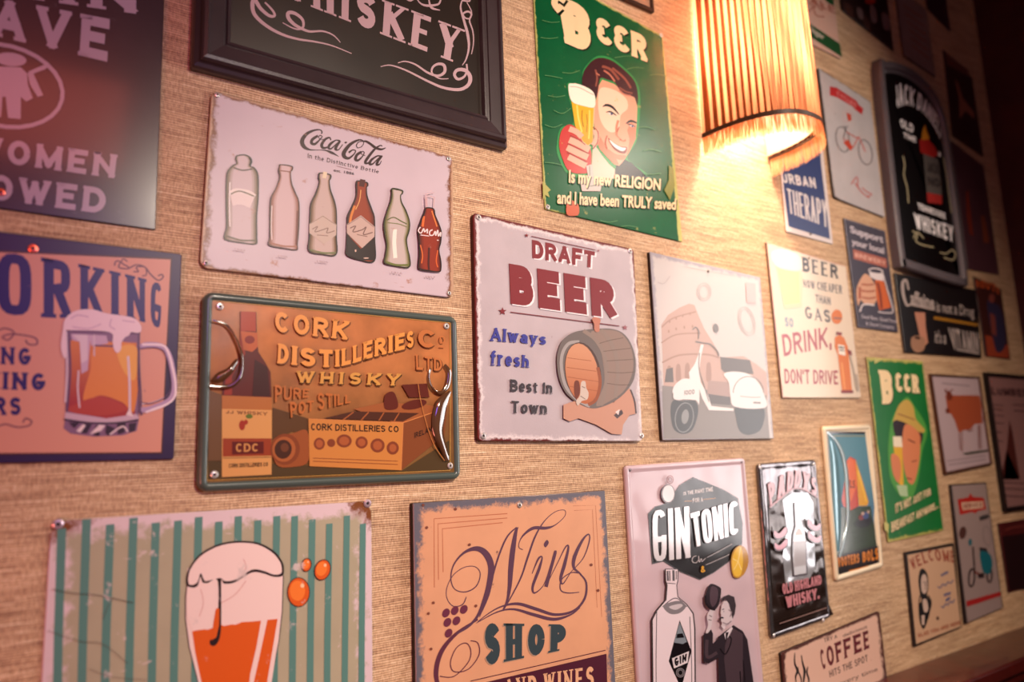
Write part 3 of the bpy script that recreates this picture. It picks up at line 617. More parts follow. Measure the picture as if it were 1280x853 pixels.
# the printed mug, traced from the close view
V(60, 370, 4.488)
s.art('mug_print', [
    ('#8d6a86', [PG((100, 190), (520, 190), (512, 700), (500, 760), (420, 785), (260, 792), (130, 775), (90, 745), (100, 690))]),
    (('#e0933c', '#a8352c', 290, 640), [PG((130, 250), (500, 265), (495, 420), (490, 670), (330, 690), (115, 650), (120, 400))]),
    ('#d98a3c', [PG((270, 290), (500, 290), (490, 640), (420, 600), (300, 560), (200, 590), (240, 420), s=True)]),
    ('#b4472f', [PG((110, 640), (200, 590), (300, 570), (400, 600), (450, 640), (330, 672), (200, 668), s=True)]),
    ('#e3a84e', [PG((390, 300), (500, 290), (492, 470), (430, 430), s=True)]),
    ('#c7a9bd', [PG((130, 215), (330, 225), (340, 270), (245, 282), (240, 250), (225, 420), (190, 440), (180, 260), (140, 250))]),
    ('#d9c3cc', [PG((140, 220), (225, 220), (225, 360), (190, 380), (180, 260)), LN(1.6, (262, 220), (262, 340)), ST(2.5, (105, 200), (110, 420), (100, 600)), ST(3, (452, 340), (460, 480), (462, 660)), ST(2.2, (175, 420), (170, 520), (180, 630))]),
    ('#6d4a6a', [LN(1.2, (100, 200), (350, 206)), LN(1.2, (465, 214), (520, 214)), LN(2, (265, 280), (385, 285)), ST(2.2, (118, 210), (128, 420), (110, 650)), ST(1.5, (512, 210), (508, 420), (515, 640))]),
    ('#c9aebb', [PG((100, 655), (330, 690), (500, 665), (515, 690), (400, 712), (250, 712), (95, 690))]),
    ('#3d1e33', [PG((120, 712), (180, 715), (150, 745)), PG((210, 720), (250, 722), (220, 775), (190, 770)), PG((270, 730), (300, 722), (290, 790), (262, 785)), PG((330, 725), (380, 745), (345, 788), (325, 770)), PG((390, 720), (440, 715), (430, 770), (395, 780)), PG((455, 720), (500, 712), (490, 760), (460, 768)), ST(2, (92, 695), (200, 712), (360, 716), (510, 700))]),
    ('#e4cfd2', [PG((235, 780), (290, 725), (325, 730), (300, 760)), PG((160, 760), (200, 722), (215, 730), (185, 770)), ST(2, (350, 780), (420, 735), (450, 765)), PG((440, 670), (462, 630), (480, 680))]),
    ('#e6ccd3', [PG((75, 290), (85, 200), (100, 130), (160, 85), (250, 78), (330, 100), (400, 110), (480, 125), (520, 160), (525, 200), (500, 210), (470, 205), (455, 225), (435, 235), (415, 265), (412, 300), (392, 322), (372, 300), (365, 260), (345, 205), (130, 195), (105, 205), (105, 330), (92, 350), s=True)]),
    ('#c9a9bd', [ST(1.6, (130, 130), (170, 110), (230, 120)), ST(1.4, (140, 175), (230, 185), (300, 160)), ST(1.4, (360, 130), (350, 170), (380, 190)), ST(1.4, (420, 140), (490, 150))]),
    ('#b79ab6', [ST(6.5, (520, 290), (560, 275), (640, 285), (680, 330), (705, 430), (712, 520), (690, 580), (640, 612), (560, 640), (515, 640))]),
    ('#ead6dc', [ST(2.6, (530, 275), (640, 278), (678, 320), (705, 420), (718, 500), (712, 570), (660, 615), (550, 655)), ST(1.4, (520, 610), (590, 600), (660, 570))]),
    ('#6b4767', [ST(1.4, (520, 298), (600, 292), (650, 310), (670, 360), (690, 450), (692, 520), (660, 570), (580, 605), (520, 600)), ST(2, (512, 300), (516, 420), (525, 600), (515, 650)), LN(3, (515, 640), (530, 670))]),
    ('#efe0e2', [LN(1.2, (580, 640), (670, 610))])])
V(0, 0, 1)
s.nails((42, 311), r=.0045, col='#ff8a70')

# 5 --- Cork whisky tin
h = .012
s = Sign('tin_sign', 'orange-brown glossy whisky tin with a grey-green rolled rim, bottle and crate', 'sign', [(255, 364), (572, 396), (577, 600), (247, 616)], h, rough=.3, coat=.6, bump=.0008, bscale=11.)
s.shell('rim', mat('#5f6a64', .3, coat=.5), [(0, .0015), (0, .008), (.0015, .012), (.005, .0145), (.009, .0145), (.012, .012), (.0125, .0095)], .014, cap=False, smooth=True)
c = rq(s.c, .0115, .010, 5)
pic = mat('#8c6a40', .26, mottle=.4, coat=.7, crough=.06, bump=.0022, bscale=13., color2='#cc8a58', zr=(.03, .22))
mesh('picture_panel', [(p.x-s.o.x, -.0110, p.y-s.o.z) for p in c], [tuple(reversed(range(len(c))))], [pic], s.r)
s.l = 0; V(240, 355, 3.16)
s.art('line_border', '#c9a05a', LN(.8, (62, 65), (1022, 155)), LN(.8, (62, 778), (1022, 738)), LN(.8, (62, 65), (62, 778)), LN(.8, (1022, 155), (1022, 738)))
s.art('shadow_ground', [('#6a4a2a', [PG((320, 490), (465, 535), (462, 600), (400, 585), (315, 620))]), ('#5e4a2c', [PG((64, 700), (470, 720), (830, 740), (1018, 620), (1018, 736), (64, 774))]), ('#7a5a3c', [PG((66, 420), (120, 440), (120, 700), (66, 700))])])
s.art('bottle_print', [
    ('#6a2216', [PG((192, 110), (256, 112), (258, 200), (264, 270), (290, 310), (312, 350), (316, 450), (120, 445), (125, 380), (155, 330), (188, 290), (192, 200))]),
    ('#9c3a22', [PG((194, 112), (215, 113), (212, 280), (180, 330), (160, 370), (160, 440), (128, 440), (135, 375), (190, 295))]),
    ('#b04a2c', [PG((196, 110), (254, 112), (254, 190), (196, 186))]), ('#c06a3a', [PG((194, 188), (260, 194), (262, 250), (240, 270), (205, 262))]), ('#8e2a1c', [EL(230, 222, 20, 16)]),
    ('#4a160f', [PG((250, 300), (300, 330), (310, 445), (240, 445))]),
    ('#d8a468', [PG((120, 442), (318, 450), (316, 755), (120, 765))]), ('#b8783f', [PG((120, 442), (318, 450), (317, 500), (120, 495))]),
    ('#8c5a34', [TX('JJ WHISKY', (135, 500), (300, 508), (300, 522), (135, 514), wt=.2)]),
    ('#6b7a2e', [EL(228, 525, 14, 9)]), ('#a83a22', [EL(200, 560, 12, 20), EL(215, 548, 8, 10)]),
    ('#a04a28', [PG((124, 612), (316, 612), (316, 680), (124, 684))]), ('#6c2018', [PG((160, 625), (285, 625), (285, 672), (160, 676))]), ('#d09a60', [TX('CDC', (175, 632), (265, 632), (265, 664), (175, 666), wt=.2)]),
    ('#4a2a1a', [TX('CORK DISTILLERIES CO', (148, 712), (302, 706), (302, 722), (148, 728), wt=.2), LN(.6, (124, 690), (316, 686))])])
s.art('straw_sleeve', [('#a25f34', [PG((320, 620), (400, 592), (458, 584), (462, 700), (400, 725), (335, 715), s=True)]), ('#8f4f2c', [EL(370, 655, 58, 62, 10)]), ('#b26c3e', [EL(365, 655, 46, 50, 10)]), ('#55301f', [EL(362, 655, 34, 38, 10)]), ('#7a4a30', [EL(368, 648, 16, 18)])])
s.art('crate_print', [
    ('#a8683c', [PG((640, 496), (760, 470), (940, 480), (1010, 500), (880, 560), (830, 560))]), ('#5c3320', [PG((520, 533), (640, 505), (900, 512), (835, 545))]),
    ('#b06a3c', [LN(1.4, (640, 508), (600, 538)), LN(1.4, (700, 508), (670, 540)), LN(1.4, (760, 510), (740, 542)), LN(1.4, (820, 512), (800, 544))]),
    ('#d0904e', [PG((462, 535), (836, 550), (828, 738), (466, 722))]), ('#8f5530', [PG((836, 550), (1010, 490), (1000, 600), (828, 738))]),
    ('#d9945a', [LN(1, (462, 535), (836, 550)), LN(1, (836, 550), (828, 738)), LN(1, (836, 550), (1005, 492))]),
    ('#3a1d12', [TX('CORK DISTILLERIES Co', (472, 552), (818, 563), (818, 588), (472, 580), wt=.19, gap=.12), TX('IRELAND', (880, 590), (962, 560), (960, 580), (880, 612), wt=.2)]),
    ('#8e4c30', [EL(505, 633, 22, 24), EL(552, 630, 16, 16), EL(603, 622, 30, 26), EL(672, 628, 24, 24), EL(735, 640, 28, 28), EL(795, 650, 24, 26), LN(.8, (480, 690), (815, 702)), LN(.8, (480, 702), (815, 715))]),
    ('#b2683e', [EL(505, 633, 14, 16), EL(603, 622, 20, 17), EL(672, 628, 15, 15), EL(735, 640, 18, 18), EL(795, 650, 14, 16)]),
    ('#6d2c1c', [PG((765, 440), (800, 430), (815, 490), (765, 495), s=True), PG((830, 400), (930, 395), (940, 450), (860, 450)), EL(880, 478, 50, 18, -12)])])
gold = '#e8a458'; dk = '#7a4a26'
s.art('raised_lettering', [(dk, [OFF(TX('CORK', (325, 108), (625, 150), (615, 222), (330, 190), wt=.22, serif=.35, gap=.14, ar=.62), 1.4, 1.2), OFF(TX('DISTILLERIES', [(342, 236), (560, 262), (720, 220), (878, 185)], [(338, 315), (560, 330), (720, 290), (878, 250)], wt=.23, serif=.25, gap=.1, ar=.5), 1.6, 1.4)]),
    (gold, [TX('CORK', (325, 108), (625, 150), (615, 222), (330, 190), wt=.22, serif=.35, gap=.14, ar=.62), TX('DISTILLERIES', [(342, 236), (560, 262), (720, 220), (878, 185)], [(338, 315), (560, 330), (720, 290), (878, 250)], wt=.23, serif=.25, gap=.1, ar=.5)])], e=.0005)
s.art('raised_lettering', [(dk, [OFF(TX('C', (892, 178), (972, 188), (968, 256), (894, 250), wt=.2, serif=.2), 1.2, 1), OFF(TX('LTD', (886, 280), (990, 296), (990, 345), (888, 340), wt=.16, serif=.2), 1.2, 1)]), ('#c8804a', [RG(1.3, 990, 222, 9, 13), LN(1.3, (980, 250), (1000, 252)), TX('C', (892, 178), (972, 188), (968, 256), (894, 250), wt=.2, serif=.2), TX('LTD', (886, 280), (990, 296), (990, 345), (888, 340), wt=.16, serif=.2)])], e=.0004)
wq = ((415, 345), (828, 357), (822, 404), (412, 392))
s.art('raised_lettering', [('#4c321c', [OFF(TX('WHISKY', *wq, wt=.24, serif=.4, gap=.4, ar=.75), 1.2, 1)]), ('#d9a458', [TX('WHISKY', *wq, wt=.24, serif=.4, gap=.4, ar=.75)])], e=.0004)
s.art('lettering', '#c47a40', TX('PURE', (330, 400), (468, 418), (465, 448), (330, 468), wt=.15, serif=.2), TX('POT', (388, 468), (485, 462), (482, 500), (392, 530), wt=.18, serif=.2), TX('STILL', (498, 430), (632, 442), (630, 470), (502, 500), wt=.17, serif=.2))
s.art('raised_seam', '#c9894f', ST(.8, (895, 395), (905, 460), (930, 560), (960, 640), (1000, 700)), e=.0004)
gloss = mat('#6a4a34', .1, coat=1., crough=.03, spec=.9)  # ridges added along the streak highlights, shaped to catch the light
s.ridge('glint_ridge', gloss, 9, ((1022, 425, 3), (990, 470, 14), (975, 530, 16), (975, 590, 13), (995, 650, 9), (1012, 700, 4)), e=.004)
s.ridge('glint_ridge', gloss, 4, ((1000, 320, 3), (1018, 350, 5), (1012, 400, 6), (985, 432, 5), (950, 410, 3), (938, 370, 2.5), (945, 335, 2)), e=.0016)
s.ridge('glint_ridge', gloss, 6, ((85, 145, 2), (140, 165, 3), (180, 230, 4), (200, 300, 5), (190, 370, 6), (150, 405, 5), (75, 408, 3)), e=.002)
s.ridge('glint_ridge', gloss, 10, ((85, 385, 5), (110, 370, 12), (150, 345, 9), (180, 300, 4)), e=.003)
s.nails((112, 90), (1007, 168), (90, 755), (1022, 720), r=.0042, col='#e6dfda')

# 6 --- striped beer tin
h = .003
tl = (64, 652); tr = (465, 627); br = ext(*tr, h, 0, -.42); bl = ext(*tl, h, 0, -.40)
s = Sign('tin_sign', 'pale tin sign with teal stripes and an overflowing orange beer glass', 'sign', [tl, tr, br, bl], h, wear=('#dccac6', .45, 26.), rough=.4)
s.plate('#b9b098', r=.02, edge=(('#e0ccd0', .06), ('#8a5428', .07, 'corner')), mottle=.08)
V(40, 610, 2.909); teal = '#6a948c'
xs_ = [(110, 85), (200, 172), (286, 255), (371, 343), (452, 428), (533, 507), (608, 586), (681, 665), (752, 738), (823, 810), (892, 878), (957, 945), (1021, 1010), (1083, 1072), (1147, 1136), (1205, 1200)]
st = []
for i, (xt, xb) in enumerate(xs_):
    w_ = 33-i*.75; t0 = 118-i*.9+random.uniform(-6, 34)+(26 if i in (0, 15) else 0); sl = -18 if i < 8 else 0
    dxy = (xb-xt)*.25
    st.append(PG((xt-w_/2, t0), (xt+w_/2, t0-3), (xt+w_/2+dxy*1.6-2, 520), (xt+w_/2+dxy*3.2-3, 1150), (xt-w_/2+dxy*3.2-4, 1150), (xt-w_/2+dxy*1.6-2, 520)))
s.art('stripes', teal, *st)
blk = '#3a2426'; cream = '#f0d8d2'; org = '#dd6a24'
glass = [(568, 345), (562, 400), (562, 480), (575, 580), (600, 680), (640, 860), (660, 1000), (820, 1000), (850, 860), (870, 700), (898, 560), (910, 450), (914, 320)]
s.art('beer_glass_print', [
    (blk, [PG(*[((x-740)*1.02+740, y) for x, y in glass])]), (cream, [PG(*glass), PG((567, 295), (913, 285), (913, 335), (567, 355))]),
    (org, [PG((584, 524), (620, 515), (640, 518), (690, 500), (700, 504), (730, 498), (740, 500), (765, 490), (800, 488), (895, 478), (888, 560), (862, 690), (840, 860), (810, 990), (672, 990), (650, 860), (612, 680), (595, 600))]),
    (cream, [PG((835, 482), (858, 480), (830, 610), (810, 700), (790, 860), (770, 990), (755, 990), (778, 840), (795, 680), (818, 580)), PG((895, 478), (902, 478), (890, 600), (865, 760), (850, 860), (858, 700))]),
    (org, [PG((670, 440), (684, 440), (684, 540), (655, 560), (660, 500))]),
    (blk, [PG((562, 350), (570, 300), (610, 245), (670, 210), (740, 195), (820, 200), (880, 230), (912, 270), (918, 300), (912, 322), (880, 325), (840, 312), (800, 310), (740, 345), (700, 350), (690, 338), (690, 480), (685, 545), (668, 575), (650, 572), (650, 555), (668, 545), (676, 500), (678, 342), (640, 348), (622, 345), (614, 325), (604, 358), (580, 364), s=True)]),
    (cream, [PG((570, 345), (577, 300), (614, 251), (672, 217), (740, 202), (818, 207), (874, 236), (904, 272), (910, 300), (905, 314), (880, 317), (842, 303), (800, 300), (742, 335), (704, 341), (688, 330), (664, 334), (640, 340), (628, 338), (615, 312), (603, 345), (582, 355), s=True), PG((572, 362), (600, 368), (640, 352), (676, 348), (672, 440), (640, 515), (584, 522), (566, 470), (564, 400))]),
    (org, [PG((676, 440), (683, 440), (682, 500), (672, 545), (655, 556), (662, 500))]),
    ('#d9a9a4', [ST(.9, (770, 260), (780, 290), (765, 320)), ST(.9, (690, 420), (740, 390), (780, 340)), ST(.8, (615, 370), (625, 420), (610, 470))])])
for cx, cy, rx, ry, rot in ((971, 381, 40, 53, 0), (1000, 282, 17, 24, 10), (1058, 300, 28, 38, 18)):
    s.art('bubble_print', [(blk, [EL(cx, cy, rx+1.5, ry+1.5, rot)]), (org, [EL(cx, cy, rx-1.5, ry-1.5, rot)]), ('#f08a3c', [EL(cx-rx*.1, cy-ry*.1, rx*.7, ry*.7, rot)]), ('#f6cfa8', [EL(cx+rx*.35, cy-ry*.45, rx*.18, ry*.15, rot)])])
V(0, 0, 1)
V(40, 610, 2.909); s.art('scratch', '#5a4a44', ST(.7, (75, 370), (150, 385), (240, 392), (370, 420))); s.art('scratch', '#6a5a50', ST(.6, (60, 520), (180, 560), (260, 570), (350, 640))); s.art('scratch', '#6a5a50', ST(.6, (260, 480), (280, 430), (300, 400))); s.art('scratch', '#7a6a60', ST(.5, (210, 660), (300, 690), (420, 700))); V(0, 0, 1)
s.nails((73, 656), (460, 630), r=.005, col='#d9c2cc')

# 7 --- Wine Shop
h = .012
tl = (517, 630); tr = (757, 614); br = ext(*tr, h, 0, -.40); bl = ext(*tl, h, 0, -.39)
s = Sign('wooden_sign', 'peach board sign with grey worn edges reading Wine Shop in violet script', 'sign', [tl, tr, br, bl], h, wear=('#7a5a56', .22, 24.), rough=.33, coat=.25)
s.plate('#e0ac8a', r=.001, edge=(('#77747e', .04),), mottle=.08)
V(540, 625, 5.17); vio = '#6c4c60'
s.art('line_border', '#c07c5c', LN(1.1, (18, 570), (16, 125), (490, 92)), LN(1.1, (45, 520), (42, 158), (490, 120)), LN(1.1, (75, 470), (70, 190), (460, 150)), LN(.6, (915, 42), (1060, 38), (1100, 760)), LN(.6, (920, 72), (1040, 66), (1070, 700)))
s.art('script_lettering', vio,
      ST(2, (225, 630, 1.2), (200, 680, 1.4), (140, 690, 1.2), (100, 640, 1), (100, 570, 1), (140, 490, 1), (210, 440, 1), (280, 435, 1), (315, 480, 1.2), (290, 560, 1.4), (220, 598, 1.4), (150, 580, 1.2), (125, 510, 1.4), (145, 420, 1.8), (210, 345, 3), (290, 318, 6), (350, 350, 8), (385, 430, 8), (375, 540, 7), (345, 640, 5), (300, 750, 3.5), (240, 820, 3), (160, 870, 2)),
      ST(1.6, (310, 760, 1), (370, 620, 1.6), (400, 480, 2), (440, 350, 2.2), (490, 240, 2), (550, 180, 1.4)),
      ST(3, (560, 180, 1), (545, 210, 4), (525, 330, 6.5), (512, 450, 6.5), (505, 560, 5), (490, 650, 3), (460, 720, 1.5)),
      ST(1.8, (465, 715, 1.4), (520, 620, 1.6), (580, 500, 2), (620, 380, 2.4), (670, 240, 2.2), (730, 140, 1.2), (800, 80, .8), (860, 70, .8), (860, 110, .8), (800, 165, 1.2), (740, 185, 3.6), (660, 185, 4), (600, 225, 2.4), (570, 270, 1), (565, 310, .9), (590, 325, 1)),
      PG((725, 290), (745, 262), (758, 280), (738, 310), s=True),
      ST(2, (650, 480, .8), (690, 385, 2.4), (715, 375, 1.6), (695, 450, 3.6), (655, 560, 3.2), (665, 605, 2), (720, 560, .9), (760, 460, 1), (795, 345, 2.2), (800, 350, 3), (770, 450, 4), (740, 565, 4.5)),
      ST(2, (750, 540, .8), (810, 420, 1), (865, 310, 1.6), (885, 310, 2.4), (860, 420, 4.2), (835, 510, 3.6), (850, 545, 1.5), (900, 470, .9)),
      ST(2, (900, 470, .8), (980, 380, 1.2), (1020, 270, 1.6), (1015, 225, 1.6), (975, 265, 3), (925, 370, 4.6), (920, 440, 3.4), (960, 480, 2), (1000, 540, 2.4), (990, 640, 2.8), (920, 720, 3), (800, 745, 3.4), (680, 710, 4), (560, 675, 3.6), (460, 690, 2), (380, 730, 1.4), (300, 790, 1)),
      ST(2, (955, 600, .9), (880, 605, 1.4), (835, 585, 1.4), (840, 520, 1.2), (900, 475, 1.2), (950, 475, 1.6)),
      ST(2, (290, 800, .8), (420, 730, 1.6), (530, 710, 2.6), (660, 745, 4), (790, 775, 4), (900, 745, 2), (960, 700, .9)))
V(500, 600, 3.371)
s.art('scroll', '#6f4052', ST(2, (330, 590, 2), (240, 650, 4), (180, 720, 5.5), (155, 800, 6), (165, 870, 5), (220, 930, 3)), ST(1.2, (170, 830), (230, 830), (290, 770), (300, 720), (280, 690), (240, 710), (215, 770), (230, 810), (290, 800), (335, 740), (330, 690), (300, 680)))
s.art('grapes_print', '#7a3f55', *[EL(cx, cy, 15, 20, 30) for cx, cy in ((196, 563), (233, 553), (271, 548), (202, 603), (240, 596), (207, 648))])
s.art('lettering', [('#b9a08c', [OFF(TX('SHOP', (350, 605), (712, 612), (708, 715), (352, 788), wt=.31, serif=.6, thin=.5, gap=.07, ar=.42), -1, 1)]), ('#46545a', [TX('SHOP', (350, 605), (712, 612), (708, 715), (352, 788), wt=.31, serif=.6, thin=.5, gap=.07, ar=.42)])])
s.art('banner', [('#5d2b3e', [PG((215, 890), (872, 735), (878, 960), (215, 985))]), ('#6b3a48', [LN(1, (300, 850), (868, 720))])])
s.art('lettering', '#e3b592', TX('AND WINES', (440, 845), (822, 786), (822, 880), (440, 920), wt=.22, serif=.5, thin=.6, gap=.12, ar=.45))
s.art('nail_holes', '#8a5648', *[EL(x, y, 6, 6) for x, y in ((115, 203), (143, 520), (122, 565), (236, 125), (808, 360), (322, 533), (837, 468), (133, 715), (100, 108), (295, 275))])
s.nails((506, 108), r=.004)

# 8 --- Draft Beer
s = Sign('tin_sign', 'off-white embossed tin sign with maroon Draft Beer lettering and a barrel', 'sign', [(592, 266), (793, 312), (804, 552), (598, 552)], .011, wear=('#9a7f82', .14, 60.), rough=.4)
s.plate('#c4b8bc', side='#5a2024', r=.008, edge=(('#e4dada', .034), ('#7a2c2c', .017)), mottle=.1, fine=.0002)
V(600, 285, 6.32); red = '#8b3038'; wht = '#efe6e8'
def raised(txt, quad, c, dx=2.0, dy=1.8, **k):
    a = TX(txt, *quad, **k)
    s.art('raised_lettering', [(wht, [OFF(a, dx, dy)]), (c, [a])], e=.0007)
raised('DRAFT', ((415, 96), (912, 190), (905, 322), (418, 240)), red, wt=.25, gap=.14, ar=.62)
raised('BEER', ((234, 284), (1062, 425), (1078, 722), (246, 602)), red, wt=.31, gap=.16, ar=.5, q=.85)
s.art('stars', red, STAR(182, 662, 34)); s.art('stars', red, STAR(372, 62, 18)); s.art('stars', '#a56a70', STAR(1150, 790, 24)); s.art('stars', '#a56a70', STAR(940, 182, 12))
s.art('rule', '#8b4248', LN(1.1, (245, 668), (1105, 778)), LN(.8, (410, 68), (915, 176)))
V(580, 255, 2.75)
blue = '#4a4a9c'
s.art('raised_lettering', blue, TX('Always', (92, 424), (288, 450), (285, 486), (90, 472), wt=.22, thin=.8, serif=.45, gap=.07, ar=.62, lc=True), e=.0003)
s.art('raised_lettering', blue, TX('fresh', (92, 503), (228, 524), (226, 564), (90, 556), wt=.22, thin=.8, serif=.45, gap=.07, ar=.62, lc=True), e=.0003)
s.art('raised_lettering', '#4a4248', TX('Best in', (160, 604), (308, 616), (306, 654), (160, 646), wt=.19, thin=.7, serif=.45, gap=.08, ar=.6, lc=True), e=.0003)
s.art('raised_lettering', '#4a4248', TX('Town', (162, 678), (290, 686), (288, 724), (162, 720), wt=.19, thin=.7, serif=.45, gap=.08, ar=.6, lc=True), e=.0003)
V(680, 380, 5.015)
s.art('barrel_stand', [('#c89a84', [PG((125, 635), (200, 610), (300, 650), (440, 620), (540, 530), (580, 620), (585, 690), (540, 700), (500, 760), (490, 822), (430, 818), (330, 760), (220, 720), (165, 740), (125, 720))]), ('#5a4a4c', [PG((440, 700), (490, 665), (500, 690), (462, 722)), ST(2, (545, 540), (570, 610), (580, 690))]), ('#e8d8d4', [PG((450, 680), (478, 662), (470, 700))])], e=.0005)
s.art('barrel_print', [  # tones lightened: the veil of reflected light is put into the print colours
    ('#7a706c', [PG((84, 370), (90, 300), (120, 230), (180, 185), (260, 165), (340, 158), (420, 158), (490, 180), (540, 235), (572, 320), (578, 400), (565, 480), (520, 550), (450, 610), (360, 650), (290, 655), (210, 620), (140, 560), (98, 470), s=True)]),
    ('#9a857a', [PG((300, 175), (440, 168), (510, 210), (555, 300), (560, 420), (510, 540), (420, 610), (330, 640), (380, 500), (370, 350), (340, 240), s=True)]),
    ('#97867c', [ST(5, (250, 170), (330, 230), (385, 340), (395, 480), (360, 640)), ST(5, (360, 165), (430, 260), (465, 400), (450, 590))]),
    ('#6e5a50', [ST(.7, (350, 250), (420, 230), (500, 215)), ST(.7, (375, 300), (460, 290), (550, 280)), ST(.7, (395, 360), (480, 355), (570, 350)), ST(.7, (400, 430), (480, 435), (570, 430)), ST(.7, (398, 500), (470, 510), (540, 510))]),
    ('#aaa3a0', [ST(4, (225, 240), (160, 250), (120, 310), (112, 400), (140, 520), (210, 600), (290, 645))]),
    ('#5a4038', [EL(248, 440, 112, 200, -10, 26)]), (('#cf9a78', '#b86c3c', 270, 620), [EL(242, 440, 102, 192, -10, 26)]),
    ('#9c5a34', [ST(.6, (150, 340), (300, 360)), ST(.6, (145, 400), (330, 425)), ST(.6, (150, 460), (345, 490)), ST(.6, (165, 520), (345, 550)), ST(4, (340, 400), (355, 500), (330, 600), (280, 635))]),
    ('#7a3c20', [PG((195, 490), (222, 490), (228, 560), (205, 600), (192, 560), s=True)]),
    ('#cfc0b4', [PG((236, 495), (262, 490), (268, 530), (282, 560), (275, 600), (240, 612), (215, 640), (205, 610), (228, 575), s=True)]), ('#8a7a70', [ST(1, (240, 520), (262, 530)), ST(1, (232, 580), (262, 600))])], e=.0004)
s.art('tap_spill', '#c08470', PG((305, 95), (330, 85), (358, 100), (352, 130), (350, 172), (330, 178), (318, 160), (318, 130), s=True), e=.0005)
V(580, 255, 2.75)
s.nails((52, 47), (573, 163), (68, 799), (613, 798), r=.0045, col='#ddd6d2')

# 9 --- Beer religion
h = .004
bl = (682, 262); br = (854, 303); tr = (829, 45); tl = (665, -47)
s = Sign('tin_sign', 'green tin sign of a smiling man raising a tall glass of beer', 'sign', [tl, tr, br, bl], h, wear=('#b8b068', .3, 30.), rough=.27)
s.plate('#11683e', r=.003, edge=(('#c2c07a', .011),), mottle=.2)
V(660, 0, 2.752); cr = '#f0d6ac'; sh = '#1c2a1c'
for q, t, k in ((((98, -18), (222, 32), (220, 188), (128, 148)), 'B', dict(wt=.3, gap=.1, ar=.42)), (((228, 52), (412, 128), (412, 215), (240, 143)), '33R', dict(wt=.27, gap=.12, ar=.5))):
    a = TX(t, *q, q=.95, serif=.15, **k); s.art('lettering', [(sh, [OFF(a, 1.5, 2)]), (cr, [a])])
s.art('lettering', [(sh, [OFF(ST(9, *[(x, y) for x, y in ((130, 10), (100, -8), (92, 18), (115, 42))]), 1.5, 2)]), (cr, [ST(8, (130, 5), (104, -10), (93, 12), (112, 40))])])
V(690, 60, 4.736)
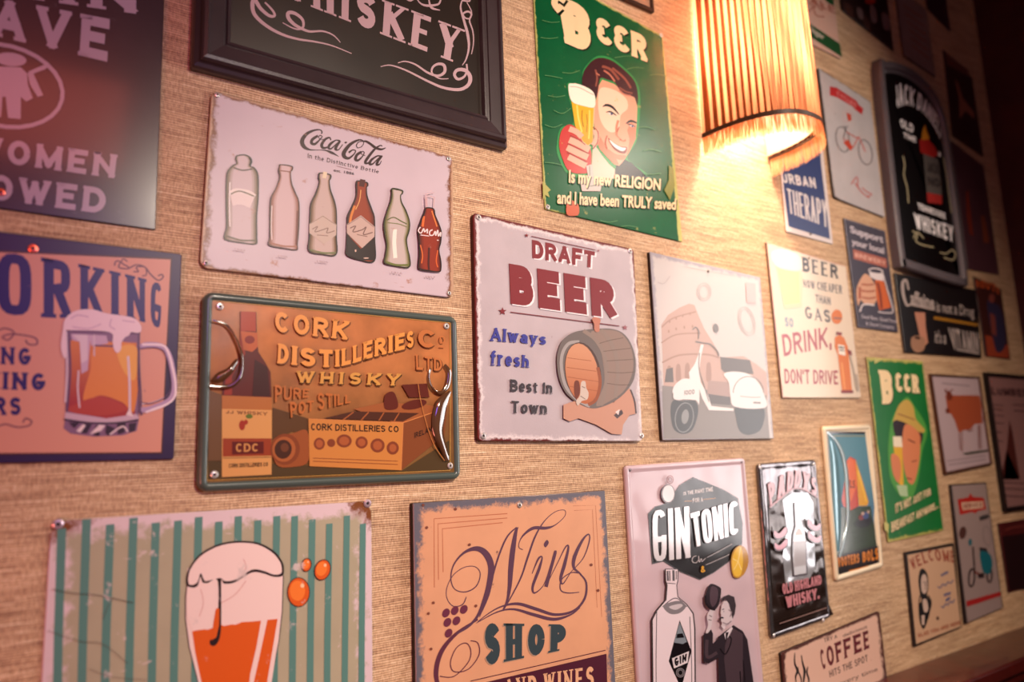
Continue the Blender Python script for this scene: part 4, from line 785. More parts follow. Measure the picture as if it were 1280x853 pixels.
s.art('portrait_print', [
    ('#3f9a58', [PG((178, 235), (185, 140), (240, 70), (290, 48), (360, 66), (445, 132), (505, 205), (524, 290), (520, 440), (500, 560), (450, 660), (560, 765), (150, 770), (40, 650), (35, 540), (60, 470), (130, 440), (92, 215), s=True)]),
    ('#2a1c2c', [PG((430, 660), (470, 680), (530, 730), (575, 775), (370, 775), (380, 700))]),
    ('#e0c4b0', [PG((245, 560), (300, 640), (340, 690), (375, 720), (375, 775), (236, 775))]),
    ('#e7a78a', [PG((268, 290), (280, 225), (300, 190), (370, 215), (430, 260), (490, 290), (508, 350), (505, 430), (500, 500), (488, 560), (460, 620), (430, 665), (400, 700), (370, 690), (330, 650), (285, 600), (262, 540), (248, 400))]),
    ('#f4cdb2', [PG((290, 240), (370, 250), (440, 300), (450, 360), (410, 400), (400, 470), (370, 500), (330, 490), (290, 430), (275, 330), s=True)]),
    ('#cf8464', [PG((285, 600), (262, 540), (258, 470), (290, 530), (330, 600), (385, 660), (400, 695), (370, 690), (330, 650)), PG((470, 440), (500, 470), (498, 540), (470, 600), (440, 650), (455, 600), (462, 540), (448, 490)), ST(3, (395, 430), (385, 470), (385, 520)), ST(2, (385, 520), (420, 552), (440, 545)), PG((335, 600), (380, 630), (440, 640), (420, 665), (370, 650), s=True)]),
    ('#4a2028', [PG((184, 235), (188, 150), (238, 80), (290, 60), (360, 78), (440, 140), (495, 205), (512, 280), (508, 340), (495, 300), (470, 285), (430, 270), (400, 245), (372, 205), (330, 190), (292, 180), (280, 225), (268, 292), (252, 290), (246, 265), (215, 235), s=True)]),
    ('#9a5a4a', [ST(3, (300, 110), (350, 130), (400, 190)), ST(2.5, (360, 120), (430, 180), (470, 240)), ST(2, (260, 130), (270, 180), (262, 230)), ST(2, (400, 235), (440, 260), (480, 270))]), ('#c9806a', [ST(2, (310, 135), (345, 160), (375, 200)), ST(1.5, (265, 150), (285, 165)), ST(1.8, (400, 250), (430, 275), (470, 285))]),
    ('#2b1620', [ST(3, (303, 350, .8), (325, 340, 3), (360, 352, 3), (400, 396, .8)), ST(3, (440, 450, 1), (470, 434, 3.2), (504, 446, 1.6)), ST(2, (322, 382, .6), (350, 380, 2), (385, 402, .8)), ST(2, (450, 452, .8), (470, 458, 2), (498, 466, .8))]),
    ('#e8d6d0', [EL(350, 392, 16, 6, 20), EL(476, 464, 14, 6, 15)]), ('#3b3f6e', [EL(356, 393, 6, 7), EL(480, 464, 6, 7)]),
    ('#8a2c2c', [PG((336, 535), (365, 560), (410, 585), (446, 590), (438, 625), (400, 620), (362, 590), s=True)]), ('#f8ece2', [PG((342, 544), (370, 566), (412, 590), (440, 594), (425, 612), (395, 603), (362, 578), s=True)]),
    ('#b0593f', [ST(1.4, (388, 500), (400, 470)), ST(1.2, (330, 520), (320, 560), (330, 600)), EL(408, 545, 6, 4), EL(436, 552, 4, 3)]),
    ('#c8413c', [PG((60, 490), (105, 455), (150, 480), (180, 545), (230, 600), (236, 680), (220, 740), (110, 735), (62, 650), (45, 570), s=True)]),
    ('#e4c6a0', [PG((100, 222), (140, 210), (200, 230), (254, 275), (256, 355), (245, 560), (215, 585), (185, 560), (150, 480), (120, 320))]),
    (('#e0b428', '#c88a10', 330, 560), [PG((118, 318), (180, 345), (250, 356), (243, 560), (215, 578), (188, 556), (140, 465))]),
    ('#f0d870', [ST(2, (150, 340), (160, 420), (180, 500)), ST(1.6, (225, 370), (225, 470), (220, 540))]), ('#b07c14', [ST(1.2, (182, 370), (180, 420), (190, 470)), ST(1., (208, 395), (212, 440), (208, 500))]),
    ('#f6ead8', [PG((100, 225), (128, 212), (185, 225), (250, 268), (255, 350), (190, 345), (118, 315), s=True)]), ('#c9b0a0', [ST(1, (110, 230), (160, 235), (220, 265), (250, 280))]),
    ('#e8b39c', [ST(7, (105, 480), (150, 500), (180, 530)), ST(8, (105, 545), (160, 570), (225, 605)), ST(8, (92, 590), (150, 620), (215, 650)), ST(8, (100, 645), (150, 672), (205, 700)), ST(7, (258, 485), (268, 530), (250, 580))]),
    ('#9a3a36', [ST(1.2, (110, 520), (160, 545), (200, 575)), ST(1.2, (95, 570), (160, 600), (225, 630)), ST(1.2, (92, 620), (150, 650), (210, 680)), ST(1.2, (245, 470), (275, 500), (272, 560), (245, 600))]),
    ('#cdbcb4', [PG((205, 700), (240, 690), (250, 760), (300, 790), (290, 850), (180, 850), (170, 790), (215, 760))]), ('#7a8a7a', [ST(1, (225, 700), (228, 780)), ST(1, (180, 800), (230, 820), (285, 805))])])
s.art('worn_patch', '#a9a860', PG(*[T_ for T_ in ((-60, 560), (-30, 585), (-10, 610), (-25, 640), (-35, 700), (-45, 660), (-58, 640))])) if False else None
V(660, 0, 2.752)
s.art('worn_patch', '#c96a4a', PG((140, 690), (170, 700), (178, 720), (172, 742), (135, 738), s=True)); s.art('worn_patch', '#b5b26a', PG((52, 625), (66, 640), (80, 655), (70, 662), (76, 680), (60, 672), (54, 690))); s.art('worn_patch', '#8a8a3c', PG((486, 570), (502, 580), (507, 640), (490, 690), (470, 655), (486, 620)))
for t, q in (('Is my new RELIGION', ((143, 584), (459, 616), (457, 655), (142, 628))), ('and I have been TRULY saved', ((103, 656), (512, 684), (510, 722), (102, 700)))):
    a = TF(t, *q, off=.028); s.art('lettering', [(sh, [OFF(a, 1.1, 1.3)]), (cr, [a])])
s.art('scratches', '#6aa06a', *[ST(.7, (x, y), (x+30, y+random.uniform(-8, 12)), (x+60, y+random.uniform(-8, 12))) for x, y in ((60, 260), (45, 130), (90, 380), (60, 430), (300, 200), (380, 440), (400, 520), (70, 330), (120, 250), (340, 240), (250, 760), (320, 780), (400, 600), (50, 70), (420, 260), (60, 560))])
s.nails((70, 713), (461, 122), r=.0042, col='#e6e0d8')

# 10 --- Rome scooter
s = Sign('wooden_sign', 'pale hazy print of a white scooter in front of a Roman amphitheatre', 'sign', [(813, 315), (951, 347), (968, 549), (829, 551)], .010, rough=.30, coat=.25)
s.plate('#c8c0bc', r=.002, edge=(('#a9a2a8', .03),))
V(815, 380, 4.875)
s.art('amphitheatre_print', [
    ('#bfa296', [PG((60, 130), (100, 70), (170, 25), (230, 0), (262, 10), (285, 70), (320, 150), (400, 280), (420, 330), (560, 320), (640, 370), (700, 420), (710, 560), (660, 820), (150, 820), (75, 560))]),
    ('#a8897c', [ST(1.5, (62, 145), (130, 90), (270, 50)), ST(1.5, (60, 240), (150, 190), (300, 180)), ST(2, (65, 360), (170, 315), (330, 310), (410, 330))] + [PG((x, 470), (x, 400-k), (x+12, 378-k), (x+26, 395-k), (x+28, 465), s=True) for x, k in ((95, 0), (150, 10), (205, 16), (335, 20))] + [EL(x, y, 5, 9) for x, y in ((110, 110), (150, 90), (190, 75), (235, 62), (105, 170), (150, 155), (200, 145), (250, 140))]),
    ('#6c6460', [PG((418, 325), (600, 345), (622, 430), (450, 425), (425, 400)), PG((90, 400), (130, 390), (135, 480), (80, 480))]),
    ('#8d8580', [PG((65, 500), (700, 560), (720, 820), (75, 825))]), ('#a99088', [PG((345, 470), (480, 480), (480, 600), (340, 560))]), ('#675f5c', [PG((340, 550), (480, 570), (480, 620), (360, 610))])])
s.art('scooter_print', [
    ('#484848', [PG((125, 600), (180, 585), (260, 590), (285, 650), (255, 760), (200, 795), (140, 770), (118, 690), s=True), PG((520, 620), (680, 635), (670, 760), (600, 800), (540, 780), (515, 700), s=True)]), ('#8f8f8f', [EL(205, 690, 22, 45, 8), RG(1.2, 200, 695, 55, 90, 8)]),
    ('#e2dad8', [PG((128, 545), (140, 500), (190, 460), (250, 465), (285, 500), (292, 560), (288, 615), (270, 590), (200, 585), (145, 588), s=True)]),
    ('#e2dad8', [PG((300, 250), (318, 250), (300, 330), (290, 420), (300, 480), (345, 560), (365, 625), (500, 640), (500, 655), (350, 650), (310, 580), (280, 490), (232, 460), (228, 420), (262, 370), (285, 310))]),
    ('#e2dad8', [PG((440, 430), (500, 415), (590, 430), (650, 480), (688, 560), (690, 635), (510, 630), (480, 560), (470, 480), s=True)]),
    ('#7c7674', [RG(1., 590, 545, 92, 100, 0, 180, 360), ST(.8, (540, 565), (620, 572), (665, 570)), ST(1.8, (268, 232), (310, 240), (360, 250), (400, 290), (410, 320)), ST(1.4, (285, 215), (288, 170), (270, 145), (250, 160)), ST(1.2, (292, 300), (290, 400), (320, 500), (350, 600)), LN(2, (620, 604), (665, 606)), ST(1, (130, 545), (145, 588), (270, 590)), TX('1957', (200, 530), (262, 522), (262, 552), (200, 558), wt=.2), EL(392, 150, 17, 28, -10)])])
V(800, 300, 3.28)
s.art('postmark_print', '#b5a8a8', RG(.6, 265, 215, 28, 36), RG(.5, 265, 215, 20, 27), RG(.6, 440, 335, 32, 60, -15), RG(.5, 440, 335, 24, 50, -15), ST(.6, (75, 175), (100, 180), (125, 150)), ST(.5, (180, 110), (280, 130), (400, 150)))
s.art('postmark_print', '#d7a9a5', PG((425, 185), (478, 190), (480, 265), (430, 262)), PG((520, 0), (520, 0), (520, 0))) if False else s.art('postage_stamp_print', '#cfb0ae', PG((435, 175), (475, 180), (478, 262), (440, 258)))
s.nails((282, 130), r=.0025, col='#8a8078')

# 11 --- Beer now cheaper than gas
s = Sign('tin_sign', 'cream tin sign about beer and gas with an orange petrol pump', 'sign', [(959, 303), (1058, 333), (1077, 498), (979, 498)], .006, wear=('#b8a890', .1, 40.), rough=.30, coat=.2)
s.plate('#e0cdb8', r=.002, edge=(('#c9a08c', .012),))
V(950, 300, 4.163); gy = '#4a4344'; rd = '#a8464e'
s.art('lettering', gy, TX('BEER', (217, 88), (410, 135), (412, 205), (222, 165), wt=.22, serif=.6, thin=.5, gap=.12, ar=.55))
s.art('lettering', '#777070', TX('NOW CHEAPER', (225, 206), (428, 238), (430, 285), (228, 248), wt=.22, thin=.6, gap=.14, ar=.45), TX('THAN', (290, 283), (368, 300), (370, 342), (292, 328), wt=.2, gap=.14, ar=.5))
s.art('lettering', '#6a6262', TX('GAS', (232, 345), (368, 368), (372, 435), (238, 410), wt=.2, serif=.4, thin=.55, ar=.6))
s.art('lettering', '#8f9aa8', TX('SO', (130, 402), (175, 410), (177, 458), (134, 452), wt=.25))
s.art('lettering', rd, TX('DRINK,', (115, 495), (372, 450), (375, 560), (128, 608), wt=.16, gap=.14, ar=.55)); s.art('lettering', rd, TX("DON'T DRIVE", (128, 672), (408, 682), (410, 755), (132, 750), wt=.17, gap=.12, ar=.5))
s.art('beer_glass_print', [('#e5c9a8', [PG((70, 80), (190, 95), (225, 200), (220, 350), (130, 362), (100, 200))]), ('#ead49a', [PG((95, 150), (205, 170), (210, 330), (130, 340))]), ('#efe2d0', [PG((60, 70), (120, 50), (205, 85), (210, 160), (90, 140), s=True)])])
s.art('petrol_pump_print', [
    ('#d87c2c', [EL(403, 402, 28, 38)]), ('#9a6a5a', [LN(2.2, (385, 408), (428, 412))]), ('#d87c2c', [PG((392, 510), (415, 495), (440, 510), (460, 560), (482, 790), (430, 790), (408, 600), (392, 560))]),
    ('#8c2830', [PG((400, 480), (430, 484), (428, 498), (398, 496)), PG((425, 785), (488, 785), (488, 800), (426, 800)), PG((455, 570), (478, 580), (482, 605), (465, 600))]), ('#e8ddd0', [PG((408, 545), (442, 552), (448, 605), (412, 596))]), ('#4a3c3c', [LN(2, (412, 560), (440, 564)), LN(1.4, (416, 575), (440, 578))]),
    ('#e9a860', [LN(1.6, (428, 640), (444, 780))]), ('#b8a898', [ST(2, (470, 600), (490, 680), (505, 775), (515, 780), (505, 700))])])
V(0, 0, 1)
s.nails((1012, 323), r=.0025, col='#b8ada4')

# 12 --- Gin Tonic
h = .007
tl = (781, 583); tr = (931, 573); br = ext(*tr, h, 0, -.62); bl = ext(*tl, h, 0, -.62)
s = Sign('tin_sign', 'tall shiny pink tin sign with raised Gin Tonic letters and a man lifting his hat', 'sign', [tl, tr, br, bl], h, rough=.2, coat=.6, bump=.003, bscale=10.)
s.shell('plate', mat('#cfb8be', .22, coat=.8, crough=.06, bump=.0035, bscale=10.), [(0, .0015), (0, .006), (.002, .0085), (.005, .0095), (.009, .0085), (.014, .0065)], .008, smooth=True)
V(800, 590, 5.686)
s.art('badge', [('#5a5a5c', [PG((285, 95), (380, 40), (480, 80), (600, 130), (700, 190), (735, 370), (730, 520), (640, 640), (530, 720), (430, 772), (290, 715), (170, 640), (90, 660), (60, 300), (110, 250), (200, 225))]), ('#2c2628', [PG((289, 101), (380, 46), (478, 86), (598, 136), (695, 194), (729, 370), (724, 516), (636, 635), (528, 714), (430, 765), (292, 709), (174, 632), (98, 650), (68, 305), (114, 257), (204, 231))])], e=.0006)
s.art('lettering', '#cfc3c0', TX('IS THE RIGHT TIME', (312, 145), (520, 110), (522, 140), (314, 170), wt=.2, ar=.5)); s.art('lettering', '#cfc3c0', TX('FOR A', (378, 192), (450, 184), (450, 214), (380, 222), wt=.2)); s.art('rule', '#b8864a', LN(.8, (320, 212), (374, 210)), LN(.8, (452, 200), (540, 190)))
silver = mat('#e8e2e4', .16, metal=.35, coat=.6)
for t, q in (('GIN', ((90, 278), (352, 248), (362, 612), (100, 645))), ('TONIC', ((362, 300), (700, 205), (704, 440), (392, 540)))):
    a = TX(t, *q, wt=.105 if t == 'GIN' else .13, gap=.05, ar=.2, q=.55); s.art('raised_lettering', [('#6a6668', [OFF(a, -.8, .8)]), (silver, [a])], e=.0012)
s.art('script_lettering', '#c9bfc0', ST(.8, (405, 600), (380, 610), (375, 640), (400, 650), (420, 630)), ST(.8, (420, 600), (425, 645), (440, 620), (445, 640), (470, 615)), ST(.7, (480, 612), (560, 570), (660, 515)), ST(.7, (470, 665), (530, 640), (640, 590)))
s.art('ampersand', '#d8a43a', TX('&', (432, 675), (468, 668), (470, 715), (436, 722), wt=.2))
s.art('lemon_print', [('#b98a2a', [PG((650, 640), (670, 560), (720, 525), (760, 560), (775, 640), (750, 720), (705, 758), (665, 740), s=True)]), ('#e0b83c', [PG((658, 640), (676, 568), (718, 534), (735, 620), (725, 720), (700, 748), (668, 728), s=True)]), ('#f0dc9a', [ST(.8, (718, 540), (700, 640), (670, 700)), ST(.8, (700, 640), (662, 620)), ST(.8, (700, 640), (725, 700))])], e=.0005)
s.art('stopper_ball', [('#6a6468', [EL(203, 160, 50, 68)]), ('#e6dcde', [EL(205, 158, 42, 60)])], e=.0006); s.art('swirl_print', '#8a4a4a', RG(.9, 217, 58, 22, 28), RG(.7, 217, 58, 12, 16))
V(800, 700, 5.573)
s.art('gin_bottle_print', [
    ('#4a4446', [PG((178, 65), (272, 65), (270, 150), (262, 180), (270, 260), (330, 310), (378, 375), (390, 480), (395, 1100), (92, 1100), (84, 420), (120, 350), (180, 280), (188, 180), (180, 150))]),
    ('#e2d3d8', [PG((184, 70), (266, 70), (264, 150), (256, 180), (264, 262), (326, 316), (370, 380), (380, 480), (385, 1100), (100, 1100), (92, 422), (126, 356), (188, 284), (196, 180), (186, 150))]),
    ('#6e686c', [LN(2.4, (195, 80), (198, 150)), LN(1.5, (210, 80), (212, 150)), LN(3, (236, 75), (238, 150)), LN(1.2, (256, 80), (256, 140)), ST(1, (190, 165), (250, 170)), ST(1, (120, 360), (115, 700), (118, 1000)), ST(1, (350, 400), (362, 700), (365, 1000)), ST(1.2, (160, 330), (250, 270), (330, 330))]),
    ('#8a8488', [PG((165, 330), (210, 300), (280, 290), (322, 320), (310, 350), (270, 378), (210, 378), s=True)]), ('#c9c0c4', [PG((205, 330), (280, 310), (300, 325), (250, 352), s=True)]),
    ('#221c20', [PG((280, 425), (362, 640), (290, 900), (204, 710))]), ('#8a929a', [PG((280, 440), (330, 575), (300, 590), (240, 580)), ]), ('#221c20', [PG((262, 520), (300, 515), (312, 545), (255, 550))]),
    ('#d8cfd2', [PG((226, 690), (345, 640), (335, 720), (240, 760))]), ('#221c20', [TX('GIN', (240, 690), (330, 655), (325, 708), (248, 748), wt=.24, ar=.4)]), ('#8a8488', [RG(1, 285, 790, 28, 30), RG(1, 285, 790, 18, 20)])], e=.0005)
s.art('hatted_man_print', [
    ('#3c333a', [PG((548, 540), (600, 500), (655, 458), (720, 500), (752, 560), (770, 680), (795, 860), (800, 1100), (560, 1100), (548, 700))]),
    ('#3c333a', [PG((445, 525), (500, 490), (512, 520), (510, 590), (560, 540), (585, 560), (560, 680), (480, 725), (446, 715))]),
    ('#57484f', [PG((600, 560), (650, 480), (720, 520), (720, 800), (700, 1000), (620, 1000), (590, 700)), ST(4, (470, 560), (472, 680), (540, 650))]),
    ('#241d22', [ST(1.5, (600, 520), (640, 560), (600, 660), (560, 620)), ST(1.2, (722, 700), (735, 860), (740, 1000)), ST(1.5, (700, 780), (715, 1000)), EL(590, 740, 3, 3), EL(592, 800, 3, 3)]),
    ('#d9cdd2', [PG((590, 520), (640, 470), (650, 480), (620, 540), (600, 560)), PG((565, 460), (600, 465), (590, 490))]), ('#3a3036', [PG((600, 510), (622, 505), (600, 590))]),
    ('#cfc2c6', [PG((572, 320), (590, 290), (640, 290), (665, 330), (655, 400), (640, 440), (600, 462), (572, 462), (575, 440), (562, 420), (570, 390), (565, 372))]),
    ('#4a4046', [PG((575, 300), (580, 262), (620, 246), (660, 262), (672, 320), (664, 380), (648, 415), (640, 380), (630, 340), (622, 310), (600, 275)), ST(2, (562, 425), (568, 405), (585, 410)), ST(1, (575, 350), (590, 346)), ST(1, (585, 362), (590, 366))]), ('#9a8a90', [ST(1.4, (620, 350), (640, 370), (630, 400)), ST(1.5, (580, 440), (610, 450), (640, 430))]),
    ('#d0c4c8', [PG((470, 400), (490, 355), (515, 350), (510, 400), (500, 470), (480, 510), (462, 510), (478, 460), s=True)]), ('#6a5a62', [ST(1, (485, 390), (505, 400)), ST(1, (480, 420), (502, 425))]),
    ('#3a2f36', [PG((498, 170), (560, 195), (568, 230), (555, 310), (520, 352), (470, 320), (460, 270), (470, 215), s=True)]), ('#5e4c55', [PG((500, 190), (545, 210), (540, 290), (510, 330), (490, 280), s=True)]), ('#2a2026', [ST(2.4, (460, 250), (465, 310), (500, 345), (528, 350))])], e=.0004)
V(770, 560, 2.911)
s.nails((52, 80), (458, 50), r=.0035, col='#8a8488')

# 13 --- Old Highland whisky chrome tin
s = Sign('tin_sign', 'narrow mirror-bright embossed whisky tin with pink raised letters and one bottle', 'sign', [(948, 580.5), (1020, 575), (1038.5, 773), (965, 800)], .008, rough=.15, coat=.6)
chrome = mat('#8f8a8c', .16, metal=.85, bump=.009, bscale=15.)
s.shell('plate', chrome, [(0, .0015), (0, .006), (.002, .009), (.005, .010), (.010, .009), (.016, .007), (.020, .0075)], .010, smooth=True)
V(940, 575, 7.42); pk = '#c58a90'
s.l = 14
s.art('dark_field', mat('#4a3a34', .2, metal=.5, coat=.6, bump=.006, bscale=22., mottle=.4), PG((150, 330), (590, 300), (650, 800), (700, 1300), (760, 1440), (200, 1640), (180, 900)))
s.art('silver_field', mat('#c7c8cc', .16, metal=.6, bump=.004, bscale=20.), PG((290, 380), (380, 310), (520, 310), (570, 400), (580, 620), (590, 1000), (520, 1150), (320, 1180), (290, 900), (330, 640)), e=.0004)
a = TX('PADDYS', [(150, 230), (330, 120), (470, 105), (600, 180)], [(175, 450), (320, 320), (450, 262), (605, 345)], wt=.2, serif=.3, gap=.1, ar=.35)
s.art('raised_lettering', [('#4a2a2c', [OFF(a, 1, 1)]), (pk, [a])], e=.0008)
s.art('raised_band', '#9c5a5e', ST(2.2, (170, 445), (270, 360), (370, 280), (450, 268), (530, 300), (610, 350)), e=.0006)
s.art('whisky_bottle_print', [('#6a6268', [PG((395, 400), (440, 400), (465, 560), (505, 680), (515, 900), (520, 1070), (390, 1090), (375, 900), (382, 700), (405, 620))]), (mat('#dcdce0', .2, metal=.3, coat=.5), [PG((402, 410), (434, 410), (458, 565), (496, 690), (505, 900), (508, 1055), (398, 1075), (385, 900), (392, 705), (412, 620))]), ('#c0a8a0', [PG((425, 640), (455, 640), (480, 700), (400, 710))]), ('#b8b4b8', [PG((395, 760), (500, 750), (505, 980), (396, 1000))])], e=.0008)
for cx, cy, m_ in ((265, 680, 1), (270, 790, 1), (585, 610, -1), (590, 720, -1)):
    s.art('ribbon_flourish', [('#5a2c34', [PG((cx-60*m_, cy-20), (cx-10*m_, cy+5), (cx+60*m_, cy-60), (cx+65*m_, cy+10), (cx+5*m_, cy+60), (cx-50*m_, cy+50), s=True)]), ('#cf8c9c', [PG((cx-52*m_, cy-14), (cx-8*m_, cy+8), (cx+52*m_, cy-50), (cx+57*m_, cy+4), (cx+3*m_, cy+46), (cx-44*m_, cy+38), s=True)])], e=.0008)
V(940, 680, 6.827)
for t, q in (('OLD HIGHLAND', ((262, 345), (595, 268), (600, 348), (270, 438))), ('WHISKY.', ((290, 455), (578, 375), (582, 470), (302, 552)))):
    a = TX(t, *q, wt=.24, gap=.1, ar=.4); s.art('raised_lettering', [('#4a2a2c', [OFF(a, .8, .8)]), (pk, [a])], e=.0008)
s.art('rule', '#a88a84', LN(1, (240, 685), (640, 550)))
V(0, 0, 1); s.nails((951, 585), (1018, 581), (968, 795), (1030, 776), r=.0035, col='#efe6e4')

# 14 --- Sailing boat liqueur tin
s = Sign('tin_sign', 'cream-bordered glossy tin of an orange and yellow sailing boat on blue', 'sign', [(1028.6, 533.6), (1087.7, 531), (1103.7, 709.7), (1044.6, 728)], .006, rough=.18, coat=.7)
s.shell('plate', mat('#e6d6bc', .3, coat=.4), [(0, .0015), (0, .006), (.002, .009), (.006, .010), (.012, .009), (.014, .006)], .010, smooth=True)
V(1020, 525, 4.063); s.mid = 1065; s.l = 10
s.art('picture_panel', [('#2a1a1a', [PG((60, 62), (252, 62), (322, 755), (110, 792))]),
    (mat('#0e4488', .35, coat=.1, crough=.2, color2='#4a8494', zr=(.06, .22)), [PG((64, 75), (252, 75), (300, 440), (290, 640), (110, 680))]), ('#a89a5a', [LN(1, (78, 84), (250, 84))]),
    ('#3f4f3a', [PG((85, 450), (280, 440), (312, 640), (108, 690))]), ('#2a1a18', [PG((105, 690), (318, 640), (326, 755), (112, 792))])])
s.art('sail_print', [('#c8482c', [PG((132, 410), (150, 300), (158, 210), (175, 188), (205, 205), (218, 440), (180, 462), (140, 440))]), ('#e0702c', [PG((155, 250), (170, 195), (200, 208), (210, 330), (180, 420), (160, 340))]), ('#e0a82c', [PG((203, 205), (232, 290), (270, 420), (262, 438), (220, 440))]), ('#f0c85a', [ST(1.5, (215, 260), (240, 350), (258, 420))]), ('#5a2020', [TX('OLS', (160, 300), (200, 310), (200, 350), (160, 345), wt=.2)])])
s.ridge('glint_ridge', mat('#b8c8cc', .12, coat=1., metal=.3), 5, ((60, 62, 2.5), (105, 110, 3.5), (135, 170, 4.5), (155, 260, 5), (162, 380, 5), (165, 500, 4.5), (150, 600, 3.5), (125, 700, 2)), e=.0025)  # added pale ridges: the streak highlight is put into shape and colour
s.ridge('glint_ridge', mat('#8ab0bc', .12, coat=1., metal=.3), 9, ((80, 110, 3), (95, 200, 8), (105, 350, 10), (112, 520, 9), (115, 670, 3)), e=.0025)
s.art('boat_print', [('#2a2430', [PG((200, 520), (280, 500), (272, 540), (220, 548), s=True)]), ('#8a3a3a', [EL(232, 498, 14, 14)]), ('#4a5a8a', [EL(255, 488, 16, 18)]), ('#c9a89a', [EL(240, 478, 8, 8), EL(268, 470, 6, 8)]), ('#2c3428', [LN(1.6, (190, 575), (270, 560)), LN(1.2, (200, 600), (260, 590)), LN(1.2, (215, 625), (262, 612))])])
s.art('lettering', '#d88a3a', TX('VOOTERS', (110, 700), (222, 680), (222, 728), (115, 752), wt=.24, ar=.45), TX('BOLS', (238, 675), (318, 650), (320, 712), (240, 726), wt=.26, ar=.5), LN(1.4, (170, 770), (270, 745)))
V(0, 0, 1)

# 15 --- green beer, man in a hat
s = Sign('tin_sign', 'narrow green tin sign of a man in a felt hat drinking beer', 'sign', [(1084, 447), (1154, 452), (1180, 664), (1111, 679)], .005, wear=('#b8b068', .2, 30.), rough=.35)
s.plate('#167a3a', r=.002, edge=(('#c2b86a', .02),), mottle=.1)
V(1080, 440, 3.41)
for q, t in ((((62, 78), (125, 82), (130, 222), (80, 225)), 'B'), (((130, 90), (235, 100), (240, 178), (138, 172)), '33R')):
    a = TX(t, *q, wt=.28, gap=.1, ar=.4, q=.9, serif=.3); s.art('lettering', [(sh, [OFF(a, .9, 1)]), (cr, [a])])
s.art('portrait_print', [('#5aa04a', [PG((110, 350), (125, 280), (180, 195), (215, 230), (270, 330), (250, 430), (230, 560), (190, 640), (120, 560), (105, 440), s=True)]),
    ('#3a2430', [PG((125, 300), (180, 285), (250, 340), (240, 400), (200, 380), (150, 390), s=True)]), ('#c9a85a', [PG((125, 300), (150, 230), (185, 205), (212, 235), (225, 290), (262, 335), (240, 345), (190, 310), (140, 292), s=True)]), ('#8a4a3a', [LN(1.2, (145, 265), (220, 292))]),
    ('#d88a60', [PG((180, 310), (235, 345), (242, 400), (236, 480), (215, 560), (190, 555), (170, 480), (165, 380), s=True)]), ('#7a3424', [LN(1.6, (190, 375), (220, 390)), LN(1.2, (205, 470), (228, 465)), ST(1.5, (185, 540), (205, 545))]),
    ('#e0b030', [PG((128, 405), (165, 408), (172, 600), (140, 540))]), ('#efe0c8', [PG((125, 362), (162, 362), (166, 408), (128, 405))]), ('#d88a60', [PG((118, 440), (150, 450), (160, 500), (150, 560), (125, 520), s=True)]), ('#b5c8a0', [PG((140, 570), (185, 570), (190, 620), (155, 615))])])
for t, q in (("IT'S NOT JUST FOR", ((135, 650), (285, 582), (288, 612), (138, 690))), ('BREAKFAST ANYMORE...', ((118, 728), (318, 640), (322, 665), (120, 772)))):
    a = TX(t, *q, wt=.22, ar=.5); s.art('lettering', [(sh, [OFF(a, .5, .5)]), (cr, [a])])
s.art('worn_patch', '#c9c07a', PG((45, 28), (90, 30), (70, 40), (48, 52))); s.art('worn_patch', '#c9c07a', PG((88, 725), (108, 735), (106, 775), (90, 760)))

# 16 --- cow
s = Sign('framed_print', 'thin brown-framed print of a red-brown cow on pale ground', 'picture', [(1162.5, 468), (1224, 471.5), (1239.6, 581.5), (1181.3, 594)], .006, rough=.4)
s.shell('frame', mat('#5a3a2c', .4), [(0, .0015), (0, .010), (.006, .010), (.007, .006)], .001)
V(1160, 460, 6.09); s.l = 4
s.art('print_sheet', '#b9a3a6', PG((32, 62), (382, 82), (475, 728), (135, 805)))
s.art('cow_print', [('#a5563a', [PG((135, 215), (160, 185), (180, 212), (395, 212), (412, 290), (415, 430), (360, 430), (330, 470), (270, 480), (240, 500), (205, 400), (175, 350), (150, 350), (148, 290))]), ('#7a3a2a', [ST(1.2, (140, 190), (130, 172), (150, 168)), ST(1.2, (172, 190), (182, 170), (196, 176)), EL(152, 330, 16, 22), ST(1.4, (300, 470), (320, 485), (345, 470)), ST(1.2, (412, 230), (424, 330), (420, 420)), PG((140, 180), (170, 178), (190, 210), (185, 250), (150, 250)), LN(1.2, (260, 490), (265, 640)), LN(1.2, (240, 500), (250, 630)), LN(1.4, (398, 440), (408, 620)), LN(1.2, (385, 440), (390, 620))]), ('#4a4a3a', [PG((262, 655), (340, 640), (460, 625), (465, 640), (300, 668))])])
s.art('lettering', '#7a6c72', LN(1, (110, 120), (320, 140)), LN(1, (150, 715), (440, 670)), LN(1, (160, 742), (440, 700)))

# 17 --- big dark framed print at the right edge
h = .008
tl = (1231, 466); bl = (1256, 641); tr = ext(*tl, h, .34, 0); br = ext(*bl, h, .34, 0)
s = Sign('framed_print', 'black-framed text print cut by the right edge of the photo', 'picture', [tl, tr, br, bl], h, rough=.4)
s.shell('frame', mat('#1c1214', .35), [(0, .0015), (0, .014), (.012, .014), (.014, .008)], .001)
V(1210, 450, 2.666); s.l = 4
s.art('print_sheet', '#96706c', PG((64, 56), (260, 66), (300, 478), (126, 498)))
s.art('tower_print', '#5a2a24', PG((140, 200), (150, 240), (175, 400), (150, 400), (130, 300), (110, 400), (122, 390)))
s.art('lettering', '#4a2a2c', TX('LUMBER', (78, 92), (200, 100), (205, 125), (82, 118), wt=.24, ar=.5), *[LN(1.2, (a, y), (b, y+4)) for y, a, b in ((150, 82, 120), (165, 84, 118), (185, 86, 122), (210, 90, 120), (150, 150, 200), (170, 155, 200), (410, 120, 200), (430, 122, 200), (455, 126, 200), (240, 92, 115), (270, 96, 118))])

